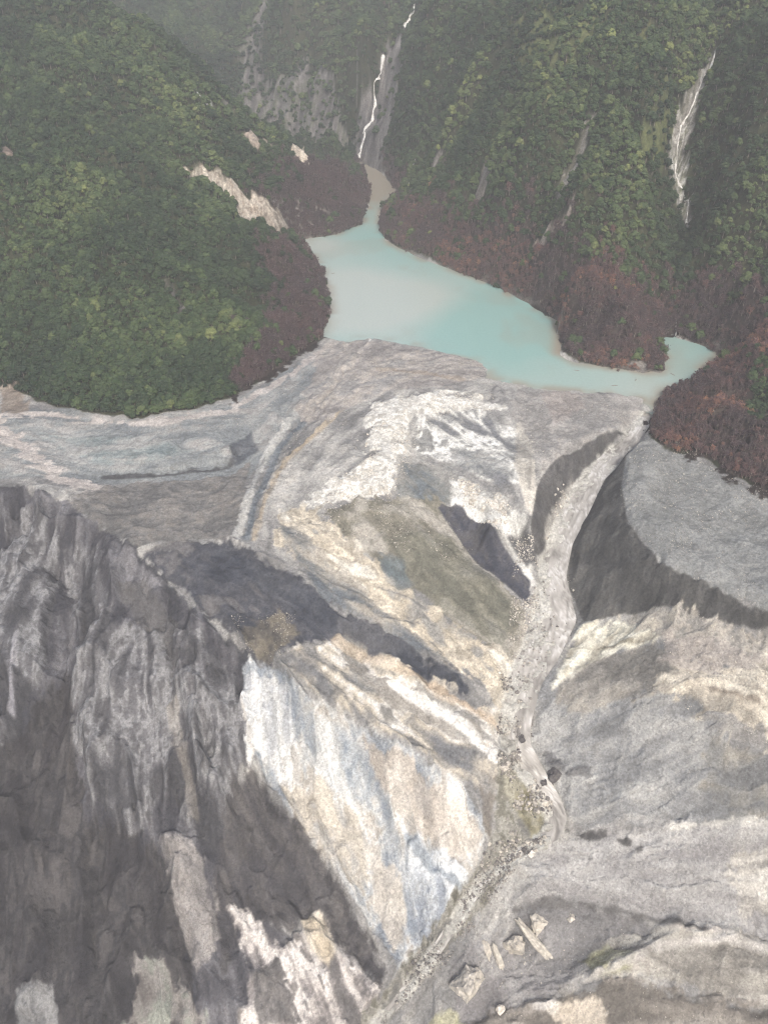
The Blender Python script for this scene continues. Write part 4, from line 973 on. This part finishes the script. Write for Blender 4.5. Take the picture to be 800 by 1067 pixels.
# ------------------------------------------------------------------ the mass of the forest and the rubble: points carrying instances
def proto_collection(name, meshes):
    c = bpy.data.collections.new(name)          # source shapes only, not part of the scene
    for i, mm in enumerate(meshes):
        c.objects.link(bpy.data.objects.new('%s_source_%02d' % (name, i), mm))
    return c
def join_meshes(name, a, b):
    bm = bmesh.new(); bm.from_mesh(a); n0 = len(bm.faces); bm.from_mesh(b)
    bm.faces.ensure_lookup_table()
    for f in bm.faces[n0:]: f.material_index = 1
    me = bpy.data.meshes.new(name); bm.to_mesh(me); bm.free()
    me.materials.append(a.materials[0]); me.materials.append(b.materials[0])
    return me
def scatter(name, pts, scl, rot, tnt, idx, coll, mat, label):
    me = bpy.data.meshes.new(name); me.vertices.add(len(pts)); me.vertices.foreach_set('co', np.ascontiguousarray(pts, np.float32).ravel())
    for nm, ty, arr in (('scl', 'FLOAT_VECTOR', scl), ('rot', 'FLOAT_VECTOR', rot), ('tint', 'FLOAT', tnt), ('idx', 'INT', idx)):
        a = me.attributes.new(nm, ty, 'POINT')
        a.data.foreach_set('vector' if ty == 'FLOAT_VECTOR' else 'value', np.ascontiguousarray(arr, np.int32 if ty == 'INT' else np.float32).ravel())
    me.materials.append(mat)
    o = bpy.data.objects.new(name, me); COL.objects.link(o)
    g = bpy.data.node_groups.new(name, 'GeometryNodeTree')
    g.interface.new_socket('Geometry', in_out='INPUT', socket_type='NodeSocketGeometry')
    g.interface.new_socket('Geometry', in_out='OUTPUT', socket_type='NodeSocketGeometry')
    gi_ = g.nodes.new('NodeGroupInput'); go = g.nodes.new('NodeGroupOutput')
    ip = g.nodes.new('GeometryNodeInstanceOnPoints'); ci = g.nodes.new('GeometryNodeCollectionInfo')
    ci.inputs['Collection'].default_value = coll; ci.inputs['Separate Children'].default_value = True; ci.inputs['Reset Children'].default_value = True
    ip.inputs['Pick Instance'].default_value = True
    def na(nm, ty):
        n = g.nodes.new('GeometryNodeInputNamedAttribute'); n.data_type = ty; n.inputs['Name'].default_value = nm
        return n.outputs['Attribute']
    g.links.new(gi_.outputs[0], ip.inputs['Points']); g.links.new(ci.outputs[0], ip.inputs['Instance'])
    g.links.new(na('idx', 'INT'), ip.inputs['Instance Index']); g.links.new(na('rot', 'FLOAT_VECTOR'), ip.inputs['Rotation']); g.links.new(na('scl', 'FLOAT_VECTOR'), ip.inputs['Scale'])
    g.links.new(ip.outputs[0], go.inputs[0])
    md = o.modifiers.new('scatter', 'NODES'); md.node_group = g
    return tag(o, label, kind='stuff')
CG = proto_collection('broadleaf', [join_meshes('broadleaf', c, t) for c, t in GREEN])
CD = proto_collection('dead', [join_meshes('dead', c, t) for c, t in DEAD])
def forest(name, sel, tn, coll, nsrc, mat, label):
    n = int(sel.sum()); s = size[sel]
    scatter(name, np.c_[TP[sel], zv[sel]], np.c_[s, s, s * rng.uniform(.85, 1.2, n)], np.c_[rng.normal(0, .06, n), rng.normal(0, .06, n), rotz[sel]], tn[sel], rng.integers(0, nsrc, n), coll, mat, label)
left = TP[:, 0] < np.interp(TP[:, 1], [800, 1300, 1900, 2800], [0, -120, -110, 50])
forest('forest_left', ~dead & ~single & left, tint, CG, len(GREEN), M_LEAF, 'dense green forest covering the hills left of the lake')
forest('forest_right', ~dead & ~single & ~left, tint, CG, len(GREEN), M_LEAF, 'dense green forest covering the mountainside right of the lake')
forest('dead_forest_left', dead & ~single & left, tintd, CD, len(DEAD), M_DEAD, 'dark drowned dead forest along the left shore')
forest('dead_forest_right', dead & ~single & ~left, tintd, CD, len(DEAD), M_DEAD, 'reddish brown dead forest along the right shore')

# ------------------------------------------------------------------ rocks
M_ROCK = tint_mat('rock', [(0.0, (74, 72, 74)), (0.3, (112, 109, 106)), (0.6, (150, 146, 139)), (0.8, (184, 178, 166)), (1.0, (216, 211, 202))], 0.75, 0.9, 0.35)
def rock_mesh(seed, npts=16, sub=0, rough=0.0, dims=(1, 1, 1)):
    R_ = random.Random(seed); bm = bmesh.new()
    for i in range(npts):
        n = Vector((R_.gauss(0, 1), R_.gauss(0, 1), R_.gauss(0, 1))).normalized()
        k_ = R_.uniform(.82, 1.0)
        # blocky: push towards a box
        mx = max(abs(n.x), abs(n.y), abs(n.z)); n = n.lerp(n / mx * 0.85, 0.55)
        bm.verts.new(n * k_)
    r = bmesh.ops.convex_hull(bm, input=bm.verts)
    bmesh.ops.delete(bm, geom=[g for g in r['geom_interior'] if isinstance(g, bmesh.types.BMVert)], context='VERTS')
    for _ in range(sub):
        bmesh.ops.subdivide_edges(bm, edges=bm.edges[:], cuts=1, use_grid_fill=True)
    if sub:
        bmesh.ops.triangulate(bm, faces=bm.faces[:])
        for v in bm.verts:
            d = mnoise.fractal(v.co * 2.2 + Vector((seed, 0, 0)), 0.9, 2.1, 4) * rough
            v.co += v.co.normalized() * d
    for v in bm.verts: v.co = Vector((v.co.x * dims[0], v.co.y * dims[1], v.co.z * dims[2]))
    return bm_mesh('boulder', bm, M_ROCK)
ROCKS = [rock_mesh(s, 12 + s % 5) for s in range(8)]
CR = proto_collection('rock', ROCKS)
M_RD = [rock_mesh(100 + s, 18, 2, 0.09) for s in range(6)]

def big_rock(name, u, v, w_px, h_px, label, tnt, seed, rz=0.0, tilt=(0, 0), depth=None, sink=0.36, group=None, cat='boulder'):
    w = at_many([(u, v + h_px * 0.35)])[0]; z = float(samp_z(w[0], w[1]))
    D_ = w[1] * CP + (H - z) * SP; mpp = D_ / FOC
    a, h = w_px * mpp / 2, h_px * mpp / 2
    me = rock_mesh(seed, 15, 3, 0.2, (a, depth * mpp / 2 if depth else a * .9, h))
    o = bpy.data.objects.new(name, me); o.location = (w[0], w[1], z + h * (1 - 2 * sink)); o.rotation_euler = (tilt[0], tilt[1], rz)
    o['tint'] = tnt; COL.objects.link(o)
    return tag(o, label, cat, group)
big_rock('boulder', 489, 1012, 44, 50, 'large pale angular boulder low in the gully at the cliff foot', .76, 301, .4, (.2, .15))
def beam(p0, p1, w_px, label, tnt, seed):
    q = at_many([p0, p1]); z = samp_z(q[:, 0], q[:, 1])
    a = Vector((q[0, 0], q[0, 1], z[0])); b = Vector((q[1, 0], q[1, 1], z[1])); c = (a + b) / 2
    mpp = (c.y * CP + (H - c.z) * SP) / FOC
    me = rock_mesh(seed, 26, 3, 0.12, (w_px * mpp / 2, w_px * mpp / 2, (b - a).length / 2 * 1.1))
    o = bpy.data.objects.new('boulder', me); o.location = c + Vector((0, 0, w_px * mpp * .3)); o.rotation_euler = (b - a).to_track_quat('Z', 'Y').to_euler()
    o['tint'] = tnt; COL.objects.link(o); tag(o, label, 'boulder')
beam((536, 958), (576, 1006), 12, 'long pale beam shaped rock slab sloping down to the right', .8, 302)
big_rock('boulder', 535, 978, 26, 32, 'broken cream rock block beside the upper end of the long slab', .72, 303, .3, (.3, .2))
big_rock('boulder', 560, 957, 26, 22, 'crumbling buff outcrop above the cream block', .78, 304, .9)
beam((503, 978), (512, 1004), 8, 'narrow pale slab nearest the large boulder, one of a leaning pair', .75, 305)
beam((512, 982), (524, 1012), 8, 'narrow pale slab between its leaning twin and the cream block', .78, 306)
big_rock('boulder', 521, 1048, 12, 14, 'small cream boulder alone below the large boulder', .88, 307, .8)
big_rock('boulder', 594, 953, 10, 11, 'small pale boulder alone on the dark hollow', .85, 308, .2)
big_rock('boulder', 544, 767, 10, 12, 'dark boulder standing in the pale stream', .08, 309, .2)
big_rock('boulder', 577, 802, 18, 20, 'dark rock mound right of the stream bend', .12, 310, .5)
big_rock('boulder', 566, 813, 10, 14, 'dark wet rock beside the stream bend', .1, 311, .1)
big_rock('boulder', 553, 888, 9, 7, 'white block where the torrent enters the gully', .97, 312, .1)
big_rock('boulder', 525, 798, 11, 10, 'pale rounded boulder left in the rocky torrent', .8, 313, .3)

def zone_pts(poly, n):
    w = at_many(poly); lo, hi = w.min(0), w.max(0); out = np.zeros((0, 2)); guard = 0
    while len(out) < n and guard < 30:
        p = rng.uniform(lo, hi, (n * 3, 2)); p = p[inside(p[:, 0], p[:, 1], w)]; p = p[rng.random(len(p)) < sm(.38, .62, fbm(p[:, 0], p[:, 1], 17, 3, 77))]; out = np.vstack([out, p]); guard += 1
    return out[:n]
BOULD = [([(472, 500), (505, 505), (520, 525), (535, 545), (510, 545), (480, 530)], 75, (1.4, 3.2), (.75, 1), 'boulder in the pile on the central slope', 'white boulders on the central slope'),
         ([(540, 590), (558, 590), (560, 625), (545, 665), (530, 700), (535, 655)], 50, (1.2, 2.6), (.5, 1), 'boulder lining the left bank of the stream', 'boulders along the left stream bank'),
         ([(580, 505), (604, 495), (598, 515), (574, 555), (566, 565)], 26, (1.2, 2.4), (.55, 1), 'boulder on the small bar under the dark left wall', 'boulders under the dark left wall'),
         ([(524, 740), (548, 745), (565, 800), (545, 830), (520, 800)], 40, (1.2, 3.4), (.15, .85), 'boulder in the rocky lower stream', 'boulders in the rocky lower stream'),
         ([(520, 830), (575, 830), (575, 870), (520, 900), (500, 905)], 40, (1.2, 3.6), (.1, .9), 'boulder in the torrent bed above the gully', 'boulders in the torrent bed'),
         ([(385, 425), (430, 420), (420, 470), (410, 515), (350, 520)], 35, (1.0, 2.3), (.75, 1), 'boulder on the white debris patch', 'boulders on the white debris patch')]
for poly, n, (s0, s1), (t0, t1), lb, gp in BOULD:
    p = zone_pts(poly, n); z = samp_z(p[:, 0], p[:, 1])
    for i in range(len(p)):
        s = s0 + (s1 - s0) * rng.random() ** 2.2
        o = bpy.data.objects.new('boulder', M_RD[i % len(M_RD)] if s > 2 else ROCKS[i % len(ROCKS)])
        o.location = (p[i, 0], p[i, 1], z[i] - s * .05); o.rotation_euler = tuple(rng.uniform(0, 6.28, 3)); o.scale = (s, s * rng.uniform(.7, 1.1), s * rng.uniform(.6, .9))
        tv = float(rng.uniform(t0, t1)); o['tint'] = tv; COL.objects.link(o)
        tag(o, ('large ' if s > s0 + .5 * (s1 - s0) else 'small ') + ('dark grey' if tv < .35 else 'grey' if tv < .62 else 'cream' if tv < .85 else 'white') + ' ' + lb, 'boulder', gp)
RUB = [([(676, 446), (740, 486), (830, 530), (900, 660), (800, 638), (690, 590), (650, 545), (645, 510), (655, 474)], 2600, (.3, .9), (.35, .9)),
       ([(540, 408), (666, 420), (655, 445), (605, 462), (560, 495), (540, 450)], 900, (.3, .9), (.35, .9)),
       ([(320, 530), (385, 480), (385, 425), (440, 410), (510, 410), (530, 425), (440, 440), (420, 515)], 2200, (.35, 1.1), (.6, 1)),
       ([(330, 525), (420, 510), (500, 560), (460, 590), (380, 560), (300, 560)], 900, (.35, 1.0), (.45, 1)),
       ([(470, 498), (510, 505), (556, 560), (556, 600), (500, 545)], 900, (.5, 1.4), (.6, 1)),
       ([(535, 585), (560, 585), (562, 625), (545, 665), (528, 705), (530, 650)], 700, (.5, 1.2), (.4, 1)),
       ([(520, 700), (560, 700), (552, 780), (590, 860), (560, 885), (500, 910), (515, 830)], 1900, (.4, 2.4), (.1, .9)),
       ([(565, 590), (598, 600), (600, 645), (560, 710), (528, 745), (535, 700), (560, 640)], 220, (.4, 1.7), (.2, .85)),
       ([(260, 500), (300, 440), (380, 360), (420, 400), (330, 470), (262, 560)], 900, (.3, .8), (.3, .9)),
       ([(500, 905), (540, 900), (470, 1000), (400, 1067), (375, 1067)], 900, (.4, 2.0), (.15, .65)),
       ([(690, 700), (850, 690), (850, 800), (720, 750)], 700, (.3, .9), (.4, 1)),
       ([(640, 640), (800, 658), (860, 700), (700, 690)], 500, (.3, .9), (.4, .9)),
       ([(240, 640), (310, 640), (290, 690), (255, 685)], 350, (.3, .9), (.4, .8)),
       ([(0, 430), (240, 425), (340, 360), (330, 400), (240, 450), (0, 460)], 700, (.3, .8), (.4, .9)),
       ([(340, 358), (500, 380), (520, 400), (400, 410), (330, 440)], 900, (.3, .8), (.3, .8)),
       ([(480, 960), (800, 960), (800, 1067), (480, 1067)], 500, (.3, .9), (.3, .9))]
pp, ss, tt = [], [], []
for poly, n, (s0, s1), (t0, t1) in RUB:
    p = zone_pts(poly, n); pp.append(p); ss.append(s0 + (s1 - s0) * rng.random(len(p)) ** 3.5); tt.append(rng.uniform(t0, t1, len(p)))
pp = np.vstack(pp); ss = np.concatenate(ss); tt = np.concatenate(tt)
zz = samp_z(pp[:, 0], pp[:, 1])
zz = np.maximum(zz, np.where(sdist(pp[:, 0], pp[:, 1], STREAM_POLY, 5) > 0, thal(pp[:, 0], pp[:, 1]) - .7, -999))
scatter('rubble', np.c_[pp, zz + ss * .05], np.c_[ss, ss * .85, ss * .7], rng.uniform(0, 6.28, (len(pp), 3)), tt, rng.integers(0, len(ROCKS), len(pp)), CR, M_ROCK, 'scattered stones and rubble strewn over the debris dam')

# ------------------------------------------------------------------ driftwood
for i, (u, v, L, a) in enumerate([(692, 385, 9, .3), (700, 390, 7, 2.2), (640, 402, 8, .1), (662, 396, 6, 1.1), (347, 285, 8, .8), (600, 386, 7, 2.9)]):
    x, y, _ = at_z(u, v, 0); bm = bmesh.new()
    tube(bm, [(-L / 2, 0, 0), (-L / 6, .2, .1), (L / 4, -.1, .1), (L / 2, .1, 0)], [.5, .45, .35, .15], 6)
    tube(bm, [(0, 0, .1), (.8, .9, .7)], [.2, .05], 4); tube(bm, [(L / 4, 0, .1), (L / 4 + .7, -.8, .5)], [.15, .04], 4)
    o = bpy.data.objects.new('driftwood_log', bm_mesh('driftwood_log', bm, M_BARK, True)); o.location = (x, y, .1); o.rotation_euler = (0, 0, a); COL.objects.link(o)
    tag(o, ['dark floating log below the drowned point in the right arm', 'short floating log near the outlet side of the right arm', 'floating log off the dam shore by the outlet', 'small floating log between the drowned point and the outlet', 'floating log close to the left shore', 'floating log at the foot of the drowned right shore'][i], 'log', 'floating driftwood')

# ------------------------------------------------------------------ haze
m = bpy.data.materials.new('haze'); m.use_nodes = True; nt = m.node_tree
nt.nodes.remove(nt.nodes['Principled BSDF'])
pv = nt.nodes.new('ShaderNodeVolumePrincipled')
pv.inputs['Color'].default_value = (0.95, 0.95, 0.95, 1); pv.inputs['Density'].default_value = 0.00017; pv.inputs['Anisotropy'].default_value = 0.2
nt.links.new(pv.outputs[0], nt.nodes['Material Output'].inputs['Volume'])
bm = bmesh.new(); bmesh.ops.create_cube(bm, size=1)
zlo, zhi = float(Z.min()) - 1.5, float(max(Z.max(), H) + 25)
for v in bm.verts: v.co = Vector((v.co.x * 3600, v.co.y * 3300 + 1590, zlo if v.co.z < 0 else zhi))
me = bpy.data.meshes.new('haze'); bm.to_mesh(me); bm.free(); me.materials.append(m)
haze = bpy.data.objects.new('haze', me); COL.objects.link(haze); tag(haze, 'thin pale morning haze filling the valley', kind='stuff')
